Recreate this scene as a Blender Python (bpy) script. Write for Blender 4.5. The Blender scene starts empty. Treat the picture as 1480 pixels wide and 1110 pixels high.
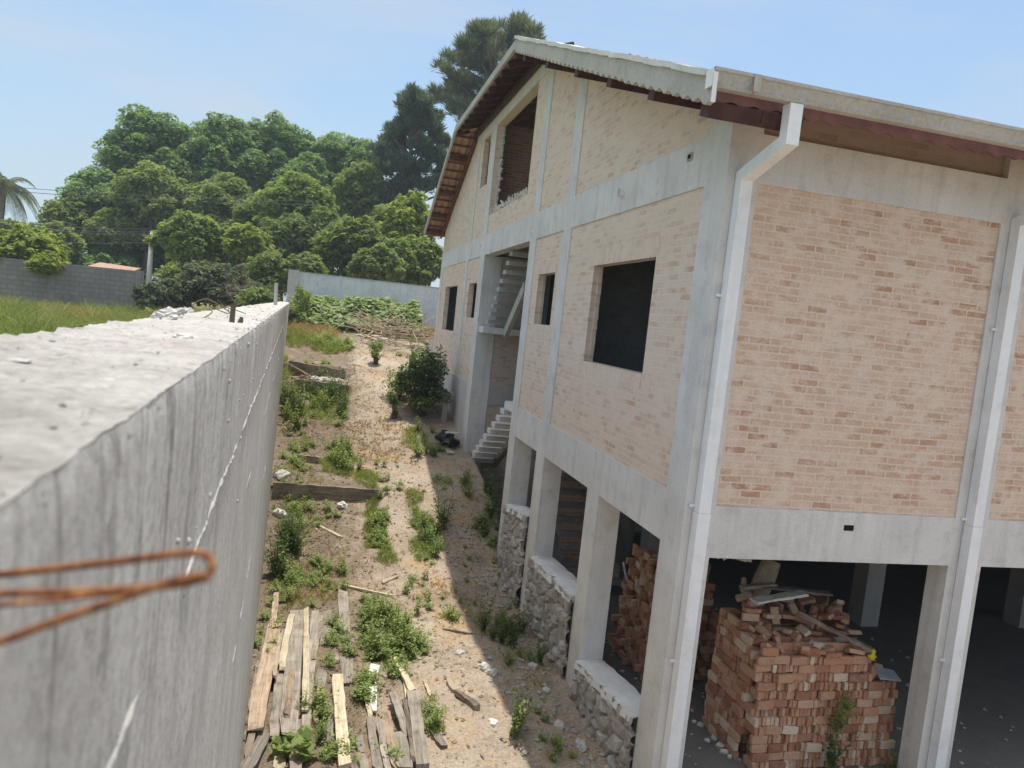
SUN_E, SKY_S, EXPO, CLOUD, CLOUD_C = 2.7, 0.13, 0.75, 0.8, (3.0, 3.25, 3.5)
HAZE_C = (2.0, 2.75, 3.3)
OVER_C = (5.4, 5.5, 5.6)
HAZE = 0.0009
import bpy, math, random
import numpy as np
from mathutils import Vector, Matrix, noise
random.seed(7)
RNG = np.random.default_rng(11)
S = bpy.context.scene
COL = S.collection

# ------------------------------------------------------------------ camera geometry (eye at the origin)
# the photograph's three vanishing points give these axes: X along the eave front, Y along the gable, Z up
FPX = 1106.36
R = ((0.96722575, 0.08403126, 0.23961032), (-0.23090618, -0.10145878, 0.96767166), (0.10562524, -0.99128445, -0.07873021))
def ray(u, v):
    c = (u - 740.0, v - 555.0, FPX)
    return tuple(sum(R[i][k] * c[k] for k in range(3)) for i in range(3))
def aty(u, v, y):
    d = ray(u, v); t = y / d[1]; return Vector((d[0] * t, y, d[2] * t))
def atx(u, v, x):
    d = ray(u, v); t = x / d[0]; return Vector((x, d[1] * t, d[2] * t))

# ------------------------------------------------------------------ materials
def new_mat(name):
    m = bpy.data.materials.new(name); m.use_nodes = True
    nt = m.node_tree; b = nt.nodes['Principled BSDF']
    b.inputs['Roughness'].default_value = 0.85
    b.inputs['Specular IOR Level'].default_value = 0.25
    return m, nt, b
def nd(nt, t, ins=None, **props):
    n = nt.nodes.new(t)
    for k, v in props.items(): setattr(n, k, v)
    for k, v in (ins or {}).items():
        if isinstance(v, bpy.types.NodeSocket): nt.links.new(v, n.inputs[k])
        else: n.inputs[k].default_value = v
    return n
def c4(c): return (c[0], c[1], c[2], 1.0)
def ramp(nt, fac, stops, interp='LINEAR'):
    n = nt.nodes.new('ShaderNodeValToRGB'); nt.links.new(fac, n.inputs['Fac'])
    cr = n.color_ramp; cr.interpolation = interp
    while len(cr.elements) < len(stops): cr.elements.new(0.5)
    for e, (p, c) in zip(cr.elements, stops):
        e.position = p; e.color = c4(c) if isinstance(c, tuple) else (c, c, c, 1)
    return n.outputs['Color']
def pos(nt, scale=(1, 1, 1), rot=(0, 0, 0), obj=False, loc=(0, 0, 0)):
    if obj: s = nt.nodes.new('ShaderNodeTexCoord').outputs['Object']
    else: s = nt.nodes.new('ShaderNodeNewGeometry').outputs['Position']
    return nd(nt, 'ShaderNodeMapping', {'Vector': s, 'Scale': scale, 'Rotation': rot, 'Location': loc}).outputs['Vector']
def noise_t(nt, vec, scale, detail=4, rough=0.55, out='Fac', dist=0.0):
    return nd(nt, 'ShaderNodeTexNoise', {'Vector': vec, 'Scale': scale, 'Detail': detail, 'Roughness': rough, 'Distortion': dist}).outputs[out]
def mix(nt, fac, a, b, blend='MIX'):
    n = nt.nodes.new('ShaderNodeMix'); n.data_type = 'RGBA'; n.blend_type = blend
    for i, v in ((0, fac), (6, a), (7, b)):
        if isinstance(v, bpy.types.NodeSocket): nt.links.new(v, n.inputs[i])
        else: n.inputs[i].default_value = c4(v) if isinstance(v, tuple) else v
    return n.outputs[2]
def bump(nt, b, h, strength=0.3, dist=0.02):
    n = nd(nt, 'ShaderNodeBump', {'Height': h, 'Strength': strength, 'Distance': dist})
    nt.links.new(n.outputs['Normal'], b.inputs['Normal'])
def base(nt, b, c): nt.links.new(c, b.inputs['Base Color'])

def concrete(name, c_lo, c_hi, stain=(0.25, 0.24, 0.22), stain_amt=0.35, bscale=60, bs=0.15, streak=0.0):
    m, nt, b = new_mat(name)
    p = pos(nt)
    c = ramp(nt, noise_t(nt, p, 1.3, 6, 0.6), [(0.3, c_lo), (0.72, c_hi)])
    c = mix(nt, ramp(nt, noise_t(nt, p, 4.2, 5, 0.65), [(0.52, 0.0), (0.8, stain_amt)]), c, stain)
    if streak:
        q = pos(nt, (7, 7, 0.5))
        c = mix(nt, ramp(nt, noise_t(nt, q, 1.0, 5, 0.6), [(0.5, 0.0), (0.75, streak)]), c, stain)
    g = noise_t(nt, p, bscale, 4, 0.7)
    c = mix(nt, 0.22, c, ramp(nt, g, [(0.3, 0.12), (0.7, 0.9)]), 'OVERLAY')
    base(nt, b, c); bump(nt, b, g, bs, 0.006)
    return m
M = {}
M['frame'] = concrete('plaster_frame', (0.60, 0.58, 0.55), (0.74, 0.725, 0.695), (0.38, 0.36, 0.33), 0.55, 45, 0.12, 0.42)
M['rawcol'] = concrete('raw_concrete', (0.34, 0.33, 0.31), (0.45, 0.435, 0.41), (0.26, 0.25, 0.23), 0.5, 40, 0.2, 0.3)
M['mortar'] = concrete('white_mortar', (0.62, 0.61, 0.58), (0.8, 0.79, 0.76), (0.42, 0.40, 0.37), 0.5, 35, 0.5)
M['fascia'] = concrete('mortar_fascia', (0.42, 0.40, 0.37), (0.54, 0.52, 0.48), (0.3, 0.28, 0.25), 0.5, 50, 0.2)
M['farwall'] = concrete('rendered_far_wall', (0.58, 0.60, 0.61), (0.72, 0.73, 0.73), (0.36, 0.37, 0.38), 0.55, 12, 0.1, 0.35)
M['skirt'] = concrete('skirt_plaster', (0.52, 0.51, 0.49), (0.64, 0.62, 0.6), (0.4, 0.38, 0.35), 0.4, 45, 0.15, 0.2)
M['chunk'] = concrete('concrete_rubble', (0.42, 0.40, 0.37), (0.66, 0.64, 0.6), (0.3, 0.28, 0.25), 0.4, 40, 0.5)
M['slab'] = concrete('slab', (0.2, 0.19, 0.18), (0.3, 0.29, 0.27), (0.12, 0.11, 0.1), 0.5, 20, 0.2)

def brick_mat(name, axis, dark, mid, pale, mortar, smear, amount, vertical=False):
    m, nt, b = new_mat(name)
    g = nt.nodes.new('ShaderNodeNewGeometry').outputs['Position']
    s = nd(nt, 'ShaderNodeSeparateXYZ', {'Vector': g})
    a = s.outputs['Y' if axis == 'y' else 'X']; z = s.outputs['Z']
    wob = noise_t(nt, g, 2.0, 2, 0.5, 'Color')
    v = nd(nt, 'ShaderNodeCombineXYZ', {'X': z if vertical else a, 'Y': a if vertical else z}).outputs[0]
    v = nd(nt, 'ShaderNodeVectorMath', {0: v, 1: nd(nt, 'ShaderNodeVectorMath', {0: wob, 'Scale': 0.022}, operation='SCALE').outputs[0]}, operation='ADD').outputs[0]
    fine = noise_t(nt, g, 28.0, 3, 0.6, 'Color')
    v = nd(nt, 'ShaderNodeVectorMath', {0: v, 1: nd(nt, 'ShaderNodeVectorMath', {0: fine, 'Scale': 0.017}, operation='SCALE').outputs[0]}, operation='ADD').outputs[0]
    br = nd(nt, 'ShaderNodeTexBrick', {'Vector': v, 'Color1': (0, 0, 0, 1), 'Color2': (1, 1, 1, 1), 'Mortar': (0.5, 0.5, 0.5, 1), 'Scale': 1.0,
            'Mortar Size': 0.0085, 'Mortar Smooth': 0.35, 'Bias': 0.0, 'Brick Width': 0.225 if not vertical else 0.225, 'Row Height': 0.0695}, offset=0.5)
    col = ramp(nt, br.outputs['Color'], [(0.0, dark), (amount * 0.45, mid), (amount * 0.85, tuple((p * .7 + q * .3) for p, q in zip(pale, mid))), (1.0, pale)])
    patch = noise_t(nt, g, 0.9, 4, 0.6)
    col = mix(nt, ramp(nt, patch, [(0.42, 0.0), (0.66, 0.5)]), col, pale)
    col = mix(nt, br.outputs['Fac'], col, mortar)
    sm = noise_t(nt, pos(nt, (1, 1, 1.6)), 5.5, 5, 0.65)
    col = mix(nt, ramp(nt, sm, [(0.42, 0.0), (0.60, smear)]), col, mortar)
    gr = noise_t(nt, g, 70, 3, 0.7)
    col = mix(nt, 0.25, col, ramp(nt, gr, [(0.3, 0.2), (0.7, 0.8)]), 'OVERLAY')
    base(nt, b, col)
    h = mix(nt, br.outputs['Fac'], (1.0, 1.0, 1.0), (0.0, 0.0, 0.0))
    h = mix(nt, 0.35, h, gr)
    bump(nt, b, h, 0.35, 0.008)
    b.inputs['Roughness'].default_value = 0.92
    return m
M['brick_gable'] = brick_mat('washed_brick_gable', 'y', (0.56, 0.38, 0.275), (0.64, 0.49, 0.38), (0.725, 0.595, 0.48), (0.74, 0.625, 0.525), 0.75, 0.75)
M['brick_soldier'] = brick_mat('washed_brick_soldier', 'y', (0.60, 0.44, 0.34), (0.67, 0.52, 0.41), (0.725, 0.595, 0.48), (0.74, 0.625, 0.525), 0.7, 0.8, True)
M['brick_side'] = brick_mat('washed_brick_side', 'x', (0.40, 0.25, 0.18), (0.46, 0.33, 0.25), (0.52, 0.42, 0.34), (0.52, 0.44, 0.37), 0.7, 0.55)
M['brick_front'] = brick_mat('washed_brick_front', 'x', (0.44, 0.24, 0.15), (0.55, 0.36, 0.25), (0.64, 0.475, 0.36), (0.72, 0.585, 0.475), 0.9, 0.58)
M['brick_raw'] = brick_mat('bare_brick', 'x', (0.30, 0.13, 0.07), (0.36, 0.18, 0.11), (0.42, 0.26, 0.17), (0.42, 0.37, 0.31), 0.4, 0.6)
M['brick_raw_y'] = brick_mat('bare_brick_inner', 'y', (0.26, 0.12, 0.07), (0.32, 0.17, 0.11), (0.38, 0.25, 0.18), (0.36, 0.31, 0.27), 0.4, 0.6)

def simple(name, c, rough=0.8, spec=0.25, var=0.15, scale=6, obj=False):
    m, nt, b = new_mat(name)
    p = pos(nt, obj=obj)
    n = noise_t(nt, p, scale, 5, 0.6)
    base(nt, b, ramp(nt, n, [(0.3, tuple(x * (1 - var) for x in c)), (0.7, tuple(min(1, x * (1 + var)) for x in c))]))
    b.inputs['Roughness'].default_value = rough; b.inputs['Specular IOR Level'].default_value = spec
    bump(nt, b, n, 0.1, 0.01)
    return m
M['pvc'] = concrete('white_downpipe_metal', (0.80, 0.815, 0.83), (0.90, 0.905, 0.91), (0.52, 0.50, 0.47), 0.45, 25, 0.04, 0.25); M['pvc'].node_tree.nodes['Principled BSDF'].inputs['Roughness'].default_value = 0.5
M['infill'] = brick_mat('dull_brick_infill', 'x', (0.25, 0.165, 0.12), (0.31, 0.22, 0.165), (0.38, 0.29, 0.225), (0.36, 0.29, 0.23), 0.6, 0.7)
M['gutter'] = concrete('gutter_metal', (0.42, 0.40, 0.365), (0.54, 0.52, 0.48), (0.44, 0.40, 0.34), 0.4, 30, 0.05, 0.3)
M['darkwood'] = simple('stained_roof_timber', (0.075, 0.032, 0.028), 0.7, 0.3, 0.35, 8)
M['redwood'] = simple('red_brown_batten', (0.16, 0.065, 0.042), 0.75, 0.3, 0.3, 8)
M['tile'] = simple('clay_roof_tile', (0.42, 0.27, 0.20), 0.85, 0.2, 0.25, 5)
M['tile_edge'] = simple('clay_tile_edge_shaded', (0.20, 0.10, 0.10), 0.85, 0.2, 0.25, 5)  # clay colour darkened to carry the shade under the gutter
M['dark'] = simple('dark_plastic', (0.02, 0.02, 0.022), 0.5, 0.4, 0.2, 20)
M['hole_shade'] = simple('painted_hole_shade', (0.015, 0.014, 0.013), 0.9, 0.1, 0.2, 20)  # near-black colour stands in for the shade inside holes
M['yellow'] = simple('yellow_plastic', (0.62, 0.5, 0.03), 0.5, 0.4, 0.1, 20)
M['bark'] = simple('bark', (0.16, 0.125, 0.095), 0.95, 0.1, 0.4, 5)
M['palmbark'] = simple('palm_bark', (0.22, 0.20, 0.17), 0.95, 0.1, 0.3, 3)
M['twig'] = simple('dry_twig', (0.42, 0.33, 0.22), 0.9, 0.1, 0.35, 9)
M['twig_dark'] = simple('dry_twig_grey', (0.23, 0.185, 0.145), 0.9, 0.1, 0.35, 9)
M['stem'] = simple('green_stem', (0.13, 0.15, 0.05), 0.9, 0.1, 0.3, 9)
M['pole'] = simple('pole_concrete', (0.5, 0.5, 0.48), 0.9, 0.2, 0.12, 2)
M['wire'] = simple('cable', (0.06, 0.065, 0.07), 0.6, 0.3, 0.1, 2)
M['grey_sheet'] = simple('grey_blue_sheet', (0.36, 0.39, 0.42), 0.6, 0.3, 0.15, 6)

def rust():
    m, nt, b = new_mat('rusty_steel'); p = pos(nt)
    n = noise_t(nt, p, 160, 4, 0.6)
    base(nt, b, ramp(nt, n, [(0.32, (0.085, 0.03, 0.016)), (0.5, (0.25, 0.095, 0.035)), (0.68, (0.42, 0.21, 0.085))]))
    bump(nt, b, n, 0.4, 0.001); b.inputs['Roughness'].default_value = 0.8
    return m
M['rust'] = rust()
def wood(name, lo, hi, pale):
    m, nt, b = new_mat(name)
    oi = nt.nodes.new('ShaderNodeObjectInfo').outputs['Random']
    off = nd(nt, 'ShaderNodeCombineXYZ', {'X': nd(nt, 'ShaderNodeMath', {0: oi, 1: 37.0}, operation='MULTIPLY').outputs[0], 'Y': oi, 'Z': oi}).outputs[0]
    tc = nt.nodes.new('ShaderNodeTexCoord').outputs['Object']
    v = nd(nt, 'ShaderNodeVectorMath', {0: tc, 1: off}, operation='ADD').outputs[0]
    v1 = nd(nt, 'ShaderNodeMapping', {'Vector': v, 'Scale': (1.6, 30, 30)}).outputs[0]
    g = noise_t(nt, v1, 1.5, 6, 0.65, dist=0.6)
    c = ramp(nt, g, [(0.28, lo), (0.55, hi), (0.78, pale)])
    blotch = noise_t(nt, v, 3.0, 5, 0.6)
    c = mix(nt, ramp(nt, blotch, [(0.45, 0.0), (0.72, 0.65)]), c, pale)
    c = mix(nt, ramp(nt, noise_t(nt, v, 6.5, 4, 0.6), [(0.56, 0.0), (0.76, 0.6)]), c, tuple(x * 0.5 for x in lo))
    hs = nd(nt, 'ShaderNodeHueSaturation', {'Color': c, 'Value': nd(nt, 'ShaderNodeMapRange', {'Value': oi, 'To Min': 0.72, 'To Max': 1.25}).outputs[0]}).outputs[0]
    base(nt, b, hs); bump(nt, b, g, 0.5, 0.006); b.inputs['Roughness'].default_value = 0.92
    return m
M['wood'] = wood('weathered_board', (0.13, 0.11, 0.09), (0.30, 0.26, 0.215), (0.47, 0.41, 0.33))
M['wood_pale'] = wood('pale_split_wood', (0.27, 0.215, 0.14), (0.48, 0.40, 0.28), (0.62, 0.54, 0.41))
M['wood_red'] = wood('reddish_board', (0.17, 0.12, 0.085), (0.36, 0.265, 0.19), (0.54, 0.42, 0.30))
M['wood_dark'] = wood('dark_old_board', (0.10, 0.078, 0.06), (0.23, 0.18, 0.14), (0.48, 0.41, 0.32))
M['wood_white'] = wood('bleached_wood', (0.5, 0.47, 0.42), (0.72, 0.7, 0.65), (0.84, 0.82, 0.78))

def loose_brick():
    m, nt, b = new_mat('loose_clay_brick')
    oi = nt.nodes.new('ShaderNodeObjectInfo').outputs['Random']
    rpi = nt.nodes.new('ShaderNodeNewGeometry').outputs['Random Per Island']
    f = nd(nt, 'ShaderNodeMath', {0: nd(nt, 'ShaderNodeMath', {0: oi, 1: rpi}, operation='ADD').outputs[0]}, operation='FRACT').outputs[0]
    c = ramp(nt, f, [(0.0, (0.30, 0.13, 0.08)), (0.2, (0.42, 0.20, 0.12)), (0.45, (0.50, 0.265, 0.165)), (0.62, (0.56, 0.34, 0.21)), (0.78, (0.45, 0.22, 0.13)), (0.88, (0.60, 0.44, 0.31)), (1.0, (0.68, 0.56, 0.44))])
    p = pos(nt)
    c = mix(nt, ramp(nt, noise_t(nt, p, 9, 5, 0.65), [(0.50, 0.0), (0.78, 0.5)]), c, (0.50, 0.41, 0.32))
    g = noise_t(nt, p, 55, 4, 0.7)
    c = mix(nt, 0.3, c, ramp(nt, g, [(0.3, 0.15), (0.7, 0.85)]), 'OVERLAY')
    base(nt, b, c); bump(nt, b, g, 0.4, 0.005)
    return m
M['brick'] = loose_brick()

def boundary():
    m, nt, b = new_mat('streaked_wall_concrete'); p = pos(nt)
    c = ramp(nt, noise_t(nt, p, 2.2, 6, 0.65), [(0.28, (0.50, 0.485, 0.455)), (0.5, (0.62, 0.605, 0.575)), (0.75, (0.72, 0.705, 0.675))])
    # rain stains running down from the top edge, ragged in width and length
    z = nd(nt, 'ShaderNodeSeparateXYZ', {'Vector': p}).outputs['Z']
    reach = noise_t(nt, pos(nt, (5, 5, 0.0)), 1.0, 3, 0.6)
    fall = nd(nt, 'ShaderNodeMapRange', {'Value': nd(nt, 'ShaderNodeMath', {0: z, 1: nd(nt, 'ShaderNodeMath', {0: reach, 1: 1.3}, operation='MULTIPLY').outputs[0]}, operation='ADD').outputs[0], 'From Min': -0.1, 'From Max': 0.55}).outputs[0]
    q = pos(nt, (11, 11, 0.35))
    st = ramp(nt, noise_t(nt, q, 1.5, 6, 0.62, dist=0.25), [(0.53, 0.0), (0.60, 1.0)])
    br = ramp(nt, noise_t(nt, p, 16, 5, 0.7), [(0.34, 0.1), (0.6, 1.0)])
    k = nd(nt, 'ShaderNodeMath', {0: nd(nt, 'ShaderNodeMath', {0: st, 1: br}, operation='MULTIPLY').outputs[0], 1: fall}, operation='MULTIPLY').outputs[0]
    c = mix(nt, nd(nt, 'ShaderNodeMath', {0: k, 1: 0.85}, operation='MULTIPLY').outputs[0], c, (0.17, 0.15, 0.13))
    q3 = pos(nt, (4, 4, 0.22), loc=(1.7, 2.2, 0))
    c = mix(nt, ramp(nt, noise_t(nt, q3, 1.2, 5, 0.6), [(0.48, 0.0), (0.75, 0.55)]), c, (0.34, 0.325, 0.30))
    q2 = pos(nt, (20, 20, 0.5), loc=(3, 5, 0))
    c = mix(nt, ramp(nt, noise_t(nt, q2, 1.3, 4, 0.6), [(0.58, 0.0), (0.72, 0.45)]), c, (0.80, 0.79, 0.77))
    g = noise_t(nt, p, 60, 6, 0.75)
    c = mix(nt, ramp(nt, noise_t(nt, p, 34, 7, 0.8), [(0.48, 0.0), (0.66, 0.75)]), c, (0.31, 0.295, 0.27))
    c = mix(nt, 0.25, c, ramp(nt, g, [(0.3, 0.15), (0.7, 0.9)]), 'OVERLAY')
    base(nt, b, c); bump(nt, b, g, 0.9, 0.008)
    return m
M['boundary'] = boundary()
def walltop():
    m, nt, b = new_mat('crumbled_wall_top'); p = pos(nt)
    c = ramp(nt, noise_t(nt, p, 4, 7, 0.72), [(0.25, (0.30, 0.27, 0.235)), (0.42, (0.46, 0.43, 0.39)), (0.6, (0.57, 0.54, 0.49)), (0.8, (0.62, 0.595, 0.55))])
    c = mix(nt, ramp(nt, noise_t(nt, p, 18, 6, 0.75), [(0.54, 0.0), (0.68, 0.7)]), c, (0.24, 0.22, 0.19))
    c = mix(nt, ramp(nt, noise_t(nt, p, 2.3, 4, 0.6), [(0.58, 0.0), (0.75, 0.4)]), c, (0.42, 0.33, 0.29))
    g = noise_t(nt, p, 60, 7, 0.8)
    c = mix(nt, 0.4, c, ramp(nt, g, [(0.3, 0.15), (0.7, 0.9)]), 'OVERLAY')
    base(nt, b, c); bump(nt, b, g, 1.0, 0.008)
    return m
M['walltop'] = walltop()
def blockwall():
    m, nt, b = new_mat('grey_block_wall')
    g = nt.nodes.new('ShaderNodeNewGeometry').outputs['Position']
    s = nd(nt, 'ShaderNodeSeparateXYZ', {'Vector': g})
    v = nd(nt, 'ShaderNodeCombineXYZ', {'X': s.outputs['X'], 'Y': s.outputs['Z']}).outputs[0]
    br = nd(nt, 'ShaderNodeTexBrick', {'Vector': v, 'Color1': (0.25, 0.235, 0.225, 1), 'Color2': (0.30, 0.285, 0.27, 1), 'Mortar': (0.20, 0.19, 0.18, 1), 'Scale': 1.0, 'Mortar Size': 0.018, 'Brick Width': 0.41, 'Row Height': 0.21}, offset=0.5)
    c = mix(nt, ramp(nt, noise_t(nt, pos(nt, (2, 2, 0.5)), 1.0, 5, 0.6), [(0.4, 0.0), (0.75, 0.6)]), br.outputs['Color'], (0.15, 0.14, 0.14))
    base(nt, b, c); bump(nt, b, br.outputs['Fac'], 0.3, -0.02)
    return m
M['block'] = blockwall()

def dirt():
    m, nt, b = new_mat('yard_dirt'); p = pos(nt)
    n1 = noise_t(nt, p, 0.55, 6, 0.6)
    c = ramp(nt, n1, [(0.25, (0.25, 0.19, 0.13)), (0.45, (0.40, 0.32, 0.24)), (0.62, (0.48, 0.40, 0.31)), (0.8, (0.36, 0.285, 0.205))])
    n2 = noise_t(nt, p, 3.1, 6, 0.65)
    c = mix(nt, ramp(nt, n2, [(0.5, 0.0), (0.72, 0.65)]), c, (0.21, 0.16, 0.115))
    n3 = noise_t(nt, p, 1.7, 5, 0.6, dist=0.5)
    c = mix(nt, ramp(nt, n3, [(0.52, 0.0), (0.70, 0.8)]), c, (0.47, 0.315, 0.16))
    c = mix(nt, ramp(nt, noise_t(nt, p, 14, 5, 0.7), [(0.60, 0.0), (0.74, 0.75)]), c, (0.60, 0.54, 0.46))
    # darker litter and humus left of the trodden path
    sx = nd(nt, 'ShaderNodeSeparateXYZ', {'Vector': p})
    lf = nd(nt, 'ShaderNodeMapRange', {'Value': sx.outputs['X'], 'From Min': 1.5, 'From Max': 0.4, 'To Min': 0.0, 'To Max': 0.40}).outputs[0]
    lt = nd(nt, 'ShaderNodeMath', {0: noise_t(nt, p, 2.4, 7, 0.7, dist=0.4), 1: lf}, operation='ADD').outputs[0]
    c = mix(nt, ramp(nt, lt, [(0.60, 0.0), (0.86, 0.8)]), c, (0.165, 0.125, 0.085))
    c = mix(nt, ramp(nt, noise_t(nt, p, 26, 5, 0.75), [(0.56, 0.0), (0.70, 0.7)]), c, (0.17, 0.13, 0.095))
    g = noise_t(nt, p, 30, 6, 0.75)
    c = mix(nt, 0.5, c, ramp(nt, g, [(0.3, 0.1), (0.7, 0.9)]), 'OVERLAY')
    # field beyond the boundary wall: grassy earth
    s = nd(nt, 'ShaderNodeSeparateXYZ', {'Vector': p})
    ln = nd(nt, 'ShaderNodeMath', {0: s.outputs['X'], 1: nd(nt, 'ShaderNodeMath', {0: s.outputs['Y'], 1: 0.044}, operation='MULTIPLY').outputs[0]}, operation='ADD').outputs[0]
    f = ramp(nt, nd(nt, 'ShaderNodeMath', {0: ln, 1: 0.6}, operation='LESS_THAN').outputs[0], [(0.0, 0.0), (1.0, 1.0)])
    f2 = nd(nt, 'ShaderNodeMath', {0: ln, 1: -0.3}, operation='LESS_THAN').outputs[0]
    fld = ramp(nt, n2, [(0.3, (0.16, 0.17, 0.05)), (0.7, (0.30, 0.28, 0.12))])
    c = mix(nt, f2, c, fld)
    # inside the building: darker floor colour
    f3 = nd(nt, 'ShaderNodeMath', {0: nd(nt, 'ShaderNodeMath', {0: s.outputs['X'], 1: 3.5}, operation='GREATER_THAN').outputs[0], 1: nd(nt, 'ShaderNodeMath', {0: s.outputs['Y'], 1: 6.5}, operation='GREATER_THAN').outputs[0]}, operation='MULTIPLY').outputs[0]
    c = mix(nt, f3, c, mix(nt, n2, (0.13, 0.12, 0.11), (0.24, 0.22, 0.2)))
    base(nt, b, c); bump(nt, b, g, 0.8, 0.03); b.inputs['Roughness'].default_value = 0.97
    return m
M['dirt'] = dirt()

def leaf_mat(name, dark, mid, lite, trans=0.42, spec=0.3):
    m, nt, b = new_mat(name)
    r = nt.nodes.new('ShaderNodeNewGeometry').outputs['Random Per Island']
    p = pos(nt)
    cl = noise_t(nt, p, 0.45, 3, 0.6)
    f = nd(nt, 'ShaderNodeMath', {0: nd(nt, 'ShaderNodeMath', {0: r, 1: 0.55}, operation='MULTIPLY').outputs[0], 1: nd(nt, 'ShaderNodeMath', {0: cl, 1: 0.5}, operation='MULTIPLY').outputs[0]}, operation='ADD').outputs[0]
    c = ramp(nt, f, [(0.15, dark), (0.5, mid), (0.85, lite)])
    base(nt, b, c); b.inputs['Roughness'].default_value = 0.6; b.inputs['Specular IOR Level'].default_value = spec
    t = nd(nt, 'ShaderNodeBsdfTranslucent', {'Color': mix(nt, 1.0, c, (1.25, 1.2, 0.6), 'MULTIPLY')})
    mx = nd(nt, 'ShaderNodeMixShader', {0: trans, 1: b.outputs[0], 2: t.outputs[0]})
    nt.links.new(mx.outputs[0], nt.nodes['Material Output'].inputs['Surface'])
    return m
L = {}
L['deep'] = leaf_mat('leaf_deep', (0.115, 0.185, 0.085), (0.195, 0.305, 0.13), (0.285, 0.41, 0.17), 0.5)
L['mid'] = leaf_mat('leaf_mid', (0.134, 0.189, 0.073), (0.232, 0.305, 0.110), (0.329, 0.403, 0.146), 0.5)
L['olive'] = leaf_mat('leaf_olive', (0.110, 0.161, 0.064), (0.198, 0.265, 0.099), (0.296, 0.363, 0.139), 0.5)
L['rusty'] = leaf_mat('leaf_rusty_tips', (0.115, 0.181, 0.064), (0.209, 0.304, 0.093), (0.340, 0.401, 0.133), 0.5)
L['lime'] = leaf_mat('leaf_lime', (0.146, 0.207, 0.055), (0.268, 0.342, 0.085), (0.415, 0.476, 0.134), 0.5)
L['grey'] = leaf_mat('leaf_grey_green', (0.075, 0.10, 0.06), (0.14, 0.17, 0.10), (0.22, 0.25, 0.15))
L['pine'] = leaf_mat('needle', (0.075, 0.105, 0.072), (0.14, 0.18, 0.12), (0.23, 0.27, 0.18), 0.4)
L['cypress'] = leaf_mat('needle_dark', (0.06, 0.092, 0.075), (0.105, 0.15, 0.115), (0.165, 0.215, 0.16), 0.4)
L['weed'] = leaf_mat('weed_leaf', (0.14, 0.20, 0.055), (0.26, 0.34, 0.11), (0.42, 0.48, 0.19))
L['weed_dark'] = leaf_mat('weed_leaf_dark', (0.055, 0.095, 0.034), (0.105, 0.165, 0.055), (0.17, 0.24, 0.08))
L['broad'] = leaf_mat('broad_leaf', (0.13, 0.19, 0.07), (0.27, 0.35, 0.15), (0.46, 0.53, 0.30))
L['litter'] = leaf_mat('dead_leaf', (0.10, 0.07, 0.045), (0.20, 0.145, 0.09), (0.38, 0.30, 0.20), 0.1, 0.1)
L['straw'] = leaf_mat('straw', (0.26, 0.18, 0.085), (0.44, 0.31, 0.15), (0.58, 0.45, 0.25), 0.25, 0.1)
L['grass'] = leaf_mat('grass_blade', (0.16, 0.22, 0.055), (0.30, 0.37, 0.11), (0.46, 0.49, 0.20), 0.35, 0.15)
L['field'] = leaf_mat('field_grass_blade', (0.13, 0.18, 0.05), (0.24, 0.30, 0.09), (0.40, 0.43, 0.18), 0.35, 0.15)

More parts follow.
